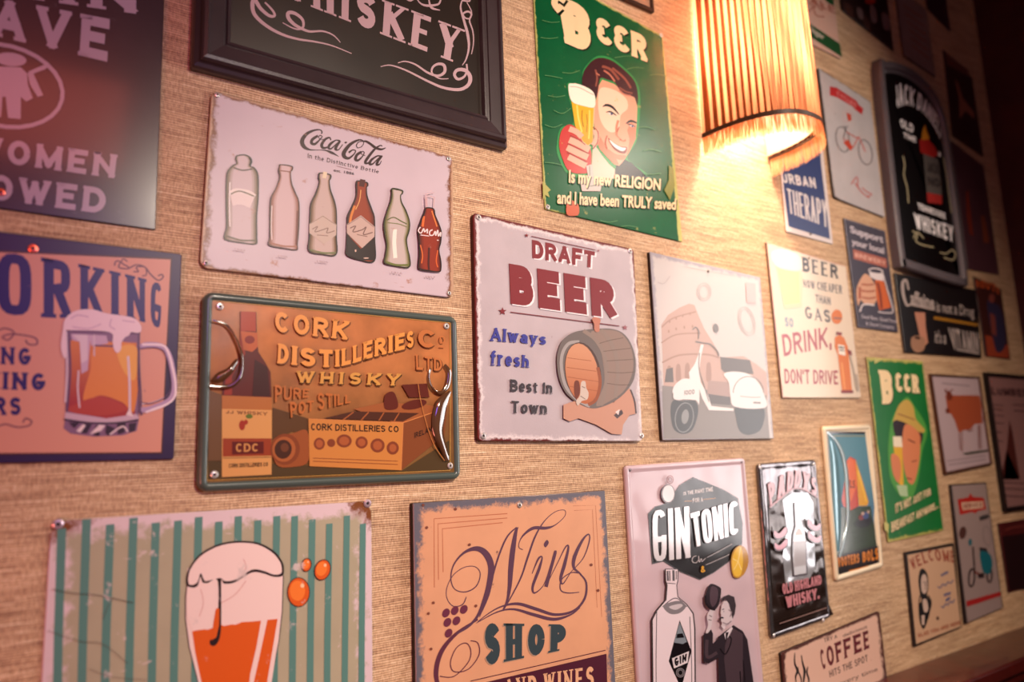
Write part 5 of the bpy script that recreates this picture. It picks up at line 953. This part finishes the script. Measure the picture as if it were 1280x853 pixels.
# 18 --- scooter poster
s = Sign('framed_print', 'dark-edged poster with a red banner above a teal motor scooter', 'picture', [(1188.5, 606.5), (1233.5, 603.5), (1254.8, 761), (1207.2, 781.5)], .007, rough=.4)
s.plate('#2a1c18', r=.001)
V(1180, 595, 4.49)
s.art('print_sheet', '#a08c88', PG((46, 58), (236, 46), (330, 742), (134, 826)))
s.art('banner_print', [('#b03028', [PG((78, 135), (140, 122), (150, 100), (165, 120), (225, 125), (238, 190), (190, 200), (180, 215), (160, 205), (92, 222))]), ('#d8b8a0', [PG((100, 152), (220, 145), (224, 182), (108, 195))]), ('#8a2a22', [TX('SERVICE', (108, 160), (215, 152), (218, 176), (112, 188), wt=.24)])])
s.art('badge_print', '#5a3a34', EL(108, 322, 20, 36, 8)); s.art('badge_print', '#8a7a78', RG(1, 245, 340, 22, 55, -8)); s.art('badge_print', '#4a4444', PG((200, 232), (252, 216), (256, 240), (205, 256)))
s.art('scooter_print', [('#3a2a2c', [RG(2.2, 158, 575, 16, 50, 4), RG(2.2, 258, 560, 14, 40), LN(2, (165, 400), (175, 540)), PG((190, 550), (230, 548), (228, 575), (195, 578)), PG((200, 405), (240, 408), (250, 430), (205, 430))]), ('#1f6a74', [PG((205, 430), (235, 425), (265, 450), (275, 500), (262, 550), (225, 545), (210, 490), s=True), EL(150, 375, 10, 20)]), ('#7a3a34', [LN(2.4, (175, 540), (200, 555))])])
s.art('banner_print', '#a83030', PG((128, 706), (318, 652), (324, 676), (132, 738)))

# 19 --- Welcome
s = Sign('framed_print', 'small cream Welcome print with a black and white woman and blue writing', 'picture', [(1132, 691.5), (1193, 679.6), (1203, 785), (1143.6, 810)], .007, rough=.45)
s.plate('#2e2018', r=.001, mottle=.2)
V(1120, 670, 5.884)
s.art('print_sheet', '#cda98c', PG((88, 145), (415, 80), (480, 668), (152, 800)))
s.art('lettering', '#9a4a34', TX('WELCOME', [(98, 178), (250, 105), (425, 115)], [(125, 252), (270, 190), (432, 200)], wt=.17, serif=.5, gap=.16, ar=.45))
s.art('woman_print', [('#1c1618', [PG((168, 330), (180, 260), (205, 245), (235, 290), (242, 380), (232, 440), (258, 490), (250, 580), (215, 680), (195, 680), (175, 620), (170, 520), (190, 480), (178, 420), s=True)]), ('#cdb3a4', [PG((190, 310), (215, 285), (234, 330), (232, 400), (212, 430), (190, 400), s=True), PG((200, 480), (225, 470), (240, 520), (235, 560), (210, 560), s=True), PG((190, 590), (215, 585), (212, 660), (195, 660))]), ('#1c1618', [LN(1.2, (203, 345), (214, 343)), LN(1.2, (222, 342), (232, 342)), LN(1, (214, 392), (226, 390)), ST(1, (218, 350), (224, 372), (216, 374)), ST(1.6, (240, 440), (262, 500), (236, 600)), ST(1.4, (180, 440), (172, 520), (185, 620))])])
s.art('handwriting', '#4a5a86', *[ST(1.3, *[(x0+(x1-x0)*t/6, y0+(y1-y0)*t/6+(9 if t % 2 else -9)) for t in range(7)]) for x0, y0, x1, y1 in ((335, 295, 385, 270), (310, 385, 425, 335), (355, 440, 405, 425), (370, 480, 400, 460), (335, 530, 435, 478))])
s.art('lettering', '#a0583c', TX('GLAD YOU ARE HERE', (165, 722), (480, 625), (482, 652), (168, 752), wt=.22))
s.art('blot', '#4a2a22', EL(310, 610, 10, 14))

# 20 --- Coffee
h = .008
tl = (977, 817); tr = (1100, 765); br = (1112, 868); bl = ext(*tl, h, 0, -.16)
s = Sign('tin_sign', 'pinkish brown-edged Coffee sign at the bottom with steam curls', 'sign', [tl, tr, br, bl], h, wear=('#8a5a48', .15, 40.), rough=.4)
s.plate('#dcb8a6', r=.004, edge=(('#5a2e26', .04),))
V(970, 755, 8.533)
a = TX('COFFEE', [(465, 500), (700, 395), (990, 285)], [(500, 715), (720, 600), (1005, 475)], wt=.2, serif=.5, gap=.1, ar=.5); s.art('lettering', [('#6f2a34', [a])])
s.art('lettering', '#6a5450', TX('TRY A', (515, 372), (655, 330), (658, 368), (520, 420), wt=.2), TF('delicious', (715, 330), (975, 222), (978, 262), (718, 362), off=.01))
s.art('lettering', '#5a4440', TX("HITS THE SPOT", (570, 720), (980, 545), (985, 618), (580, 790), wt=.15, ar=.5)); s.art('lettering', '#5a4440', TF('every time', (670, 830), (1085, 672), (1090, 720), (680, 880), off=.0))
s.art('steam_print', '#2c2020', ST((1, 3, 1), (205, 530), (205, 640), (235, 720), (215, 780), (220, 850)), ST((1, 3, 1), (275, 550), (290, 640), (310, 720), (300, 830), (300, 900)), ST((1, 2.5, 1), (345, 675), (335, 740), (355, 810), (350, 880)), ST((1, 2, 1), (240, 680), (245, 730), (270, 790), (280, 860)))
V(0, 0, 1)

# 21 --- Caffeine board
s = Sign('wooden_sign', 'wide black chalk-style board about caffeine with a hand and cup', 'sign', [(1119.5, 341.6), (1221, 363), (1228, 448), (1132.7, 441)], .008, rough=.4)
s.plate('#211a1c', r=.001)
V(1110, 335, 6.824); ch_ = '#b8a8a2'
s.art('lettering', ch_, ST((2, 4, 2), (180, 190), (160, 110), (130, 130), (135, 230), (165, 320), (200, 310)), TF('affeine', (190, 190), (395, 240), (402, 355), (200, 315), off=.03), LN(2, (200, 315), (400, 360)), TF('is not a Drug', (415, 280), (735, 330), (740, 420), (415, 375), off=.01))
s.art('lettering', ch_, TF("it's a", (405, 530), (500, 545), (500, 650), (405, 640), off=.01), TX('VITAMIN', (515, 510), (775, 560), (780, 730), (560, 700), wt=.2, ar=.5), LN(1.6, (590, 700), (780, 735)))
s.art('rule', '#a8782f', LN(3.6, (395, 428), (770, 490)))
s.art('hand_and_cup_print', [('#c08a74', [PG((230, 380), (320, 385), (325, 500), (345, 640), (300, 690), (270, 560)), ]), ('#a88068', [PG((205, 600), (260, 580), (320, 610), (310, 700), (250, 725), (205, 680), s=True)]), ('#3a2018', [EL(255, 600, 26, 12, 10)])])

# 22 --- small poster right of the board
s = Sign('tin_sign', 'small dim orange poster with a blue figure right of the caffeine board', 'sign', [(1218, 346), (1252, 362), (1264, 450), (1233, 446)], .005, rough=.45)
s.plate('#4a2420', r=.001)
V(1190, 320, 5.333)
s.art('lettering', '#b8582c', TX('ROUTE', [(160, 165), (240, 165), (318, 215)], [(165, 215), (240, 225), (320, 260)], wt=.28))
s.art('figure_print', [('#a04a30', [PG((225, 530), (270, 540), (300, 620), (380, 590), (385, 685), (240, 670))]), ('#3c3550', [PG((240, 300), (290, 320), (330, 360), (360, 520), (350, 620), (300, 640), (270, 520), (245, 400), s=True)]), ('#8a4a40', [EL(268, 285, 20, 30), PG((255, 380), (290, 400), (300, 540), (268, 520))])])

# 23 --- Support your local
s = Sign('tin_sign', 'slate sign Support Your Local with a fist holding a beer mug', 'sign', [(1056, 273), (1107, 289), (1123.6, 416), (1073.6, 409.5)], .006, wear=('#7a7078', .1, 40.), rough=.4)
s.plate('#4a4250', r=.001, edge=(('#6a6270', .02),))
V(1050, 265, 5.506); ww = '#cbbfc4'
s.art('lettering', ww, TF('Support', (70, 95), (300, 168), (302, 215), (76, 142), off=.035)); s.art('lettering', ww, TF('your local', (80, 180), (305, 245), (308, 290), (84, 225), off=.03))
s.art('lettering', [('#b06a5a', [PG((92, 258), (322, 325), (328, 390), (98, 325))]), ('#d8a898', [TX('BREWERY', (105, 280), (315, 340), (318, 372), (108, 312), wt=.24)])])
s.art('fist_and_mug_print', [('#d3a488', [PG((120, 520), (160, 440), (190, 432), (225, 470), (250, 520), (258, 600), (230, 640), (180, 640), (145, 610), (130, 650), (118, 600), s=True)]), ('#a85a3c', [ST(2, (150, 500), (200, 505), (235, 500)), ST(2, (150, 545), (205, 550), (245, 545)), ST(2, (155, 590), (205, 598), (250, 590)), ST(3, (140, 520), (140, 600))]),
    ('#e2d3d0', [RG(1.4, 250, 410, 48, 18, 8)]), ('#dcd0ce', [PG((205, 415), (298, 430), (305, 478), (250, 470), (210, 450))]), ('#cc6a30', [PG((245, 470), (305, 478), (355, 660), (275, 680), (255, 600))]), ('#8a3a20', [ST(3, (262, 490), (280, 570), (290, 670))]), ('#d8cccc', [ST(1.4, (300, 430), (330, 540), (368, 680), (330, 698), (265, 690)), ST(2, (140, 690), (165, 640), (240, 645))])])
s.art('lettering', ww, TF('Good Beer, Good Food', (148, 705), (392, 742), (394, 768), (150, 732), off=.01), TF('& Good Company', (180, 755), (375, 785), (376, 808), (182, 780), off=.01))

# 24 --- Therapy
h = .004
bl = (984, 290); br = (1042, 306); tr = ext(*br, h, 0, .33); tl = ext(*bl, h, 0, .33)
s = Sign('tin_sign', 'slate blue Therapy sign with a white border partly behind the lamp', 'sign', [tl, tr, br, bl], h, rough=.35)
s.plate('#d8ccc8', r=.002)
V(970, 180, 6.5625)
s.art('blue_field', '#3e4a76', PG((70, 380), (-20, -560), (330, -560), (375, 180), (448, 785), (108, 680)))
s.art('lettering', '#d9cfcc', TX('URBAN', (40, 235), (322, 282), (335, 368), (60, 320), wt=.22, ar=.5), TX('THERAPY', (90, 365), (418, 470), (430, 690), (112, 570), wt=.09, gap=.05, ar=.17))
V(0, 0, 1); s.nails((1014, 293), r=.003, col='#8a8080')

# 25 --- bicycle
s = Sign('tin_sign', 'worn white tin sign with a red ribbon banner over a thin bicycle', 'sign', [(1023.4, 84.6), (1089, 127), (1107, 272), (1043.8, 247)], .008, wear=('#8a7a72', .3, 36.), rough=.42)
s.plate('#bcb4b4', r=.004, edge=(('#5a463c', .012),), mottle=.1)
V(1015, 75, 4.16)
s.art('banner_print', [('#b8282c', [PG((95, 138), (130, 145), (235, 215), (245, 235), (270, 255), (262, 285), (225, 258), (215, 245), (130, 195), (95, 185))]), ('#d88a88', [TX('CYCLES', (132, 160), (232, 228), (232, 250), (132, 184), wt=.22)])])
s.art('bicycle_print', [('#3a3034', [RG(1., 162, 415, 34, 66, -12), RG(1., 280, 482, 34, 66, -12), LN(1, (165, 410), (180, 350)), ST(1, (165, 345), (180, 352), (190, 345))]), ('#c04a30', [LN(1.2, (165, 410), (215, 460)), LN(1.2, (215, 460), (245, 400)), LN(1.2, (180, 375), (240, 410)), LN(1.2, (245, 400), (280, 480)), PG((165, 430), (190, 415), (215, 455), (205, 475)), PG((182, 275), (205, 285), (208, 315), (190, 320))]), ('#c9a0a0', [RG(.6, 188, 295, 26, 30)])])
s.art('script_lettering', '#b8463c', ST(1.2, (205, 650), (235, 610), (240, 660), (225, 640)), ST(1.2, (240, 660), (262, 690), (300, 720)), ST(1.2, (262, 665), (290, 690), (312, 700), (290, 715)))

# 26 --- arched whiskey board
s = Sign('framed_board', 'dark arch-topped framed whiskey board with a red-capped bottle', 'picture', [(1101, 78), (1180, 140), (1212, 357), (1131, 335)], .030, rough=.4)
O_ = [(1101, 84), (1109, 77), (1122, 78), (1140, 86), (1158, 101), (1172, 120), (1181, 142), (1188, 175), (1200, 262), (1211, 350), (1207, 357), (1198, 356), (1160, 344), (1133, 334), (1127, 322), (1114, 210)]
def shellpath(s, name, m, outline, prof, cap=None):
    q = [P(x, y, s.h) for x, y in outline]; cx = sum(v.x for v in q)/len(q); cz = sum(v.z for v in q)/len(q); vs, fs = [], []; n = len(q)
    ds = [math.hypot(v.x-cx, v.z-cz) for v in q]
    for ins, hh in prof:
        for i, v in enumerate(q):
            a, b = q[i-1], q[(i+1) % n]; t = Vector((b.x-a.x, b.z-a.z)).normalized(); nr = Vector((t.y, -t.x))
            if nr.dot(Vector((cx-v.x, cz-v.z))) < 0: nr = -nr
            vs.append((v.x+nr.x*ins-s.o.x, -hh, v.z+nr.y*ins-s.o.z))
    for j in range(len(prof)-1):
        for i in range(n):
            a, b = j*n+i, j*n+(i+1) % n; fs.append((a, a+n, b+n, b))
    if cap: fs.append(tuple((len(prof)-1)*n+i for i in reversed(range(n))))
    return mesh(name, vs, fs, [m], s.r)
S2 = smoothpts(O_, True, 3)
shellpath(s, 'frame', mat('#6c6266', .4, mottle=.15), S2, [(0, .001), (0, .026), (.004, .031), (.022, .031), (.026, .024), (.034, .020)])
shellpath(s, 'panel', mat('#120c0e', .3), S2, [(.033, .0195), (.034, .0195)], cap=True)
s.h = .020; V(1095, 80, 3.157); pa = '#f4ecec'
s.art('lettering', pa, TX('JACK DANIELS', [(75, 75), (130, 85), (190, 130), (235, 190), (262, 240)], [(85, 175), (130, 165), (180, 190), (225, 240), (255, 300)], wt=.2, gap=.1, ar=.4))
s.art('lettering', pa, TX('OLD', (95, 215), (150, 240), (150, 275), (100, 250), wt=.25), TX('TIME', (110, 270), (160, 290), (160, 312), (112, 292), wt=.25), TX('NO.7', (215, 330), (258, 350), (258, 370), (218, 352), wt=.25))
s.art('bottle_print', [('#c8862c', [PG((186, 262), (196, 240), (200, 262), (212, 290), (208, 305), (182, 300))]), ('#a82a26', [PG((172, 300), (210, 300), (235, 330), (248, 360), (225, 372), (178, 350))]), ('#6a625e', [PG((188, 355), (248, 378), (262, 520), (202, 508))]), ('#2a2022', [TX('JACK', (200, 385), (245, 398), (255, 440), (205, 428), wt=.2), TX('N7', (205, 445), (250, 455), (256, 490), (208, 480), wt=.2)]), ('#b03a36', [PG((202, 508), (262, 520), (262, 555), (206, 548))])])
s.art('lettering', pa, TX('TENNESSEE', (165, 548), (275, 590), (278, 615), (170, 575), wt=.25), TX('WHISKEY', (150, 588), (305, 640), (308, 705), (160, 650), wt=.22, ar=.45))
s.art('scroll', '#b3a688', ST(1.6, (145, 660), (165, 675), (160, 700), (185, 715), (230, 725)), ST(1.6, (150, 690), (165, 665), (190, 690)), ST(1.6, (255, 745), (280, 750), (300, 735), (315, 750), (305, 775), (270, 765)), ST(1.5, (108, 365), (115, 400), (112, 440), (125, 490), (130, 550)), ST(1.2, (268, 370), (280, 440), (290, 520), (300, 590)))

# 27-31 --- posters in the dark corner and along the top
s = Sign('tin_sign', 'dim plum poster right of the arched board with orange bottles', 'sign', [(1190, 176), (1230, 208), (1250, 344), (1211, 337)], .005, rough=.4)
s.plate('#5f3c44', r=.001, mottle=.2)
V(1160, 140, 4.267)
s.art('bottle_print', '#8a3a24', PG((205, 430), (218, 420), (225, 500), (245, 660), (225, 655), (210, 560))); s.art('bottle_print', '#8a4a30', PG((285, 560), (300, 550), (320, 640), (330, 700), (300, 700)))
s = Sign('tin_sign', 'dim poster of a pale tower in the dark upper right', 'sign', [(1180, 62), (1216, 98), (1230, 196), (1192, 170)], .005, rough=.4)
s.plate('#4a2c2c', r=.001)
V(1130, 0, 5.687)
s.art('title_band', '#7a4a40', PG((300, 375), (460, 500), (465, 545), (308, 462))); s.art('tower_print', '#a8745c', PG((365, 560), (385, 590), (420, 700), (500, 800), (505, 850), (440, 790), (400, 850), (395, 700)))
h = .005
br = (1052, 74); bl = ext(*br, h, -.21, 0); tr = ext(*br, h, 0, .30); tl = ext(*bl, h, 0, .30)
s = Sign('tin_sign', 'pink tin sign with a green base band right of the lamp shade', 'sign', [tl, tr, br, bl], h, rough=.4)
s.plate('#d8b4a4', r=.002)
V(990, 0, 6.095)
s.art('green_band', '#1f5a2c', PG((60, 130), (220, 235), (368, 335), (385, 440), (100, 255))); s.art('lettering', '#c9beb0', TF('lager', (150, 195), (250, 268), (250, 310), (150, 240), off=.03))
s.art('lettering', '#b06a58', ST(1.4, (100, 10), (130, 90), (160, 60), (190, 120), (250, 130)), ST(1.4, (130, 20), (180, 60), (170, 10), (230, 80), (240, 30)), TX('PALE', (70, -60), (330, 60), (335, 110), (80, -10), wt=.2)); s.art('green_band', '#1f5a2c', PG((245, -10), (320, -10), (325, 50), (280, 25)))
br = (1118, 64); bl = (1053, 12); tr = ext(*br, h, 0, .30); tl = ext(*bl, h, 0, .30)
s = Sign('tin_sign', 'dark picture of a group of figures cut by the top edge', 'sign', [tl, tr, br, bl], h, rough=.35)
s.plate('#3c2422', r=.001, mottle=.3)
s.art('figure_print', [('#8a7470', [PG((600, 40), (640, 70), (650, 170), (610, 160), s=True), PG((500, 60), (540, 80), (545, 150), (510, 130), s=True), PG((690, 100), (740, 130), (745, 230), (700, 210), s=True)]), ('#b8402a', [EL(600, 10, 40, 22)]), ('#5a3a34', [PG((400, 20), (460, 50), (470, 130), (420, 100), s=True), PG((560, 120), (600, 180), (590, 230), (550, 190), s=True)])])
br = (1170, 97); bl = (1130, 70); tl = (1120, -10); tr = ext(*br, h, 0, .25)
tl = ext(*bl, h, 0, .25)
s = Sign('tin_sign', 'pale aged text poster above the arched board', 'sign', [tl, tr, br, bl], h, wear=('#8a6a60', .3, 30.), rough=.4)
s.plate('#9a857e', r=.001, edge=(('#4a2c24', .02),), mottle=.2)
s.art('lettering', '#9a5a3a', *[LN(1.2, (850+i*14, 40+i*62), (1000+i*10, 140+i*62)) for i in range(6)])
br = (1189, 40); bl = (1160, 10); tr = ext(*br, h, 0, .22); tl = ext(*bl, h, 0, .22)
s = Sign('tin_sign', 'dim violet picture at the very top of the dark corner', 'sign', [tl, tr, br, bl], h, rough=.35)
s.plate('#4c2a38', r=.001, mottle=.3)
h = .006
br = (817, 17); bl = ext(*br, h, -.12, 0); tr = ext(*br, h, 0, .18); tl = ext(*bl, h, 0, .18)
s = Sign('framed_print', 'small dark-edged picture at the top between green sign and lamp', 'picture', [tl, tr, br, bl], h, rough=.4)
s.shell('frame', mat('#4a2c20', .4), [(0, .0015), (0, .010), (.008, .010), (.009, .006)], .001)
V(660, 0, 2.752); s.l = 3; s.art('print_sheet', '#b8927a', PG((320, -80), (415, -60), (428, 30), (350, 8)))
tl = (1249, 655); bl = (1262, 742); h = .006; tr = ext(*tl, h, .26, 0); br = ext(*bl, h, .26, 0)
s = Sign('framed_print', 'dark red framed picture at the right edge beside the scooter poster', 'picture', [tl, tr, br, bl], h, rough=.4)
s.plate('#5a2020', r=.001, mottle=.3)
V(1210, 450, 2.666); s.art('print_sheet', [('#2a1216', [PG((115, 590), (260, 570), (280, 760), (140, 770))]), ('#7a3a34', [ST(2, (125, 570), (150, 560), (190, 555))])])

# ---------------------------------------------------------------- fringed wall lamp
LX, LR, LD, LZ, LH = 1.502, .128, .205, 1.6+.742, .50
lr = bpy.data.objects.new('fringed_lamp', None); C.objects.link(lr); lr.location = (LX, 0, LZ)
lr['label'] = 'pleated amber half-round wall lamp with a dark trim and long fringe'; lr['category'] = 'lamp'
def rim(t, k=1., ins=0.):
    c_, s_ = math.cos(t), math.sin(t)
    return (-(LR*k-ins)*math.copysign(abs(c_)**.82, c_), -(LD*k-ins)*abs(s_)**.82-.004)
def cloth(col, trans, w_=.5, gloss=.0):
    m = bpy.data.materials.new('cloth'); m.use_nodes = True; nt = m.node_tree; nt.nodes.remove(nt.nodes['Principled BSDF']); L = nt.links.new
    d = N(nt, 'ShaderNodeBsdfDiffuse', i_Color=lin(col)); t = N(nt, 'ShaderNodeBsdfTranslucent', i_Color=lin(trans)); x = N(nt, 'ShaderNodeMixShader'); x.inputs[0].default_value = w_
    L(d.outputs[0], x.inputs[1]); L(t.outputs[0], x.inputs[2]); L(x.outputs[0], nt.nodes['Material Output'].inputs[0]); return m
# pleated shade: a folded wall; dimming in doubled folds is painted as darker cloth
NP = 34; vs, fs, mi_ = [], [], []; NZ = 10
pl = []
for i in range(NP*4+1):
    t = PI*i/(NP*4); a = i % 4; k = (1.0, 1.0, .93, .95)[a]
    jit = .012*math.sin(i*.7)*(1 if a == 0 else 0)
    pl.append((t, k+jit*.3))
for j in range(NZ+1):
    z = .004+LH*j/NZ; fl = 1-.05*j/NZ
    for i, (t, k) in enumerate(pl):
        kk = 1-(1-k)*(.65+.35*math.sin(j*.9+i*.31)); x, y = rim(t, fl*kk); vs.append((x, y, z))
n = len(pl)
for j in range(NZ):
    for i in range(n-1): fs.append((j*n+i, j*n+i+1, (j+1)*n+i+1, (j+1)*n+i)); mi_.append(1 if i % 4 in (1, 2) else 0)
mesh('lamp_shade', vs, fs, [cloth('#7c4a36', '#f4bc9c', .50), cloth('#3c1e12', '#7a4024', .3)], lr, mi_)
vs, fs = [], []
for j in range(2):
    for i in range(61):
        x, y = rim(PI*i/60, (1-.05*j)*.925); vs.append((x, y, .006+(LH-.01)*j))
for i in range(60): fs.append((i, i+1, i+62, i+61))
mesh('shade_lining', vs, fs, [cloth('#e0c8b0', '#f4dcc8', .5)], lr)
# trim bands
def band(name, z0, z1, m, k0=1.0, k1=1.0, th=.004, fl=1.):
    vs, fs = [], []; n = 60
    for i in range(n+1):
        t = PI*i/n
        for z, k, ins in ((z0, k0, 0), (z1, k1, 0), (z1, k1, th), (z0, k0, th)):
            x, y = rim(t, k*fl, ins-.002); vs.append((x, y, z))
    for i in range(n):
        for q in range(4): fs.append((i*4+q, i*4+(q+1) % 4, i*4+4+(q+1) % 4, i*4+4+q))
    fs += [(0, 1, 2, 3), tuple(reversed((n*4, n*4+1, n*4+2, n*4+3)))]
    return mesh(name, vs, fs, [m], lr, smooth=False)
band('trim_band', -.002, .008, mat('#4a3020', .45))
band('trim_band', LH, LH+.010, mat('#4a3020', .45), fl=.95)
# fringe: hanging threads, uneven at their ends
vs, fs = [], []; NF = 1150
for i in range(NF):
    t = PI*(i+random.random()*.8)/NF; ln = .046+random.uniform(-.005, .004); k = random.uniform(.985, 1.012)
    dt = .0026; sw = random.uniform(-.004, .004)
    for (tt, z, kk) in ((t-dt, -.002, k), (t+dt, -.002, k), (t+dt*.9+sw, -ln*.6, k*1.01), (t-dt*.9+sw, -ln*.6, k*1.01), (t+dt*.4+sw*2, -ln, k*1.015), (t-dt*.4+sw*2, -ln, k*1.015)):
        x, y = rim(min(max(tt, 0), PI), kk); vs.append((x, y, z))
    b = i*6; fs += [(b, b+1, b+2, b+3), (b+3, b+2, b+4, b+5)]
fr = mesh('fringe', vs, fs, [cloth('#e0b088', '#f0a870', .45), cloth('#b07040', '#d08040', .5)], lr, [1 if (k//2) % 3 == 0 else 0 for k in range(len(fs))]); fr['kind'] = 'stuff'
# wall plate, arm, socket and bulb inside
box('mounting_plate', (-.035, -.012, .30), (.035, -.0005, .42), mat('#8a6a3a', .3, metal=.9), lr, bev=.004)
def tube(name, pts, r, m, parent, n=12):
    vs, fs = [], []
    for i, p in enumerate(pts):
        p = Vector(p); a = Vector(pts[max(i-1, 0)]); b = Vector(pts[min(i+1, len(pts)-1)]); d = (b-a).normalized()
        u = d.orthogonal().normalized(); v = d.cross(u)
        rr = r[i] if isinstance(r, (list, tuple)) else r
        for j in range(n): vs.append(p+u*rr*math.cos(2*PI*j/n)+v*rr*math.sin(2*PI*j/n))
    for i in range(len(pts)-1):
        for j in range(n): fs.append((i*n+j, i*n+(j+1) % n, (i+1)*n+(j+1) % n, (i+1)*n+j))
    fs += [tuple(reversed(range(n))), tuple((len(pts)-1)*n+j for j in range(n))]
    return mesh(name, vs, fs, [m], parent, smooth=True)
brass = mat('#a8823c', .25, metal=.95)
tube('lamp_arm', [(0, -.006, .36), (0, -.05, .362), (0, -.095, .362)], .007, brass, lr)
tube('socket', [(0, -.1, .335), (0, -.1, .385)], .016, brass, lr)
gm = bpy.data.materials.new('lit_bulb'); gm.use_nodes = True; b = gm.node_tree.nodes['Principled BSDF']; b.inputs['Emission Color'].default_value = (1, .7, .45, 1); b.inputs['Emission Strength'].default_value = 30
tube('bulb', [(0, -.1, .332), (0, -.1, .32), (0, -.1, .30), (0, -.1, .275), (0, -.1, .255), (0, -.1, .248)], [.010, .014, .022, .027, .020, .006], gm, lr)
l = bpy.data.lights.new('bulb_light', 'POINT'); l.energy = 48; l.color = (1, .77, .58); l.shadow_soft_size = .03
o = bpy.data.objects.new('bulb_light', l); C.objects.link(o); o.location = (LX, -.1, LZ+.25)
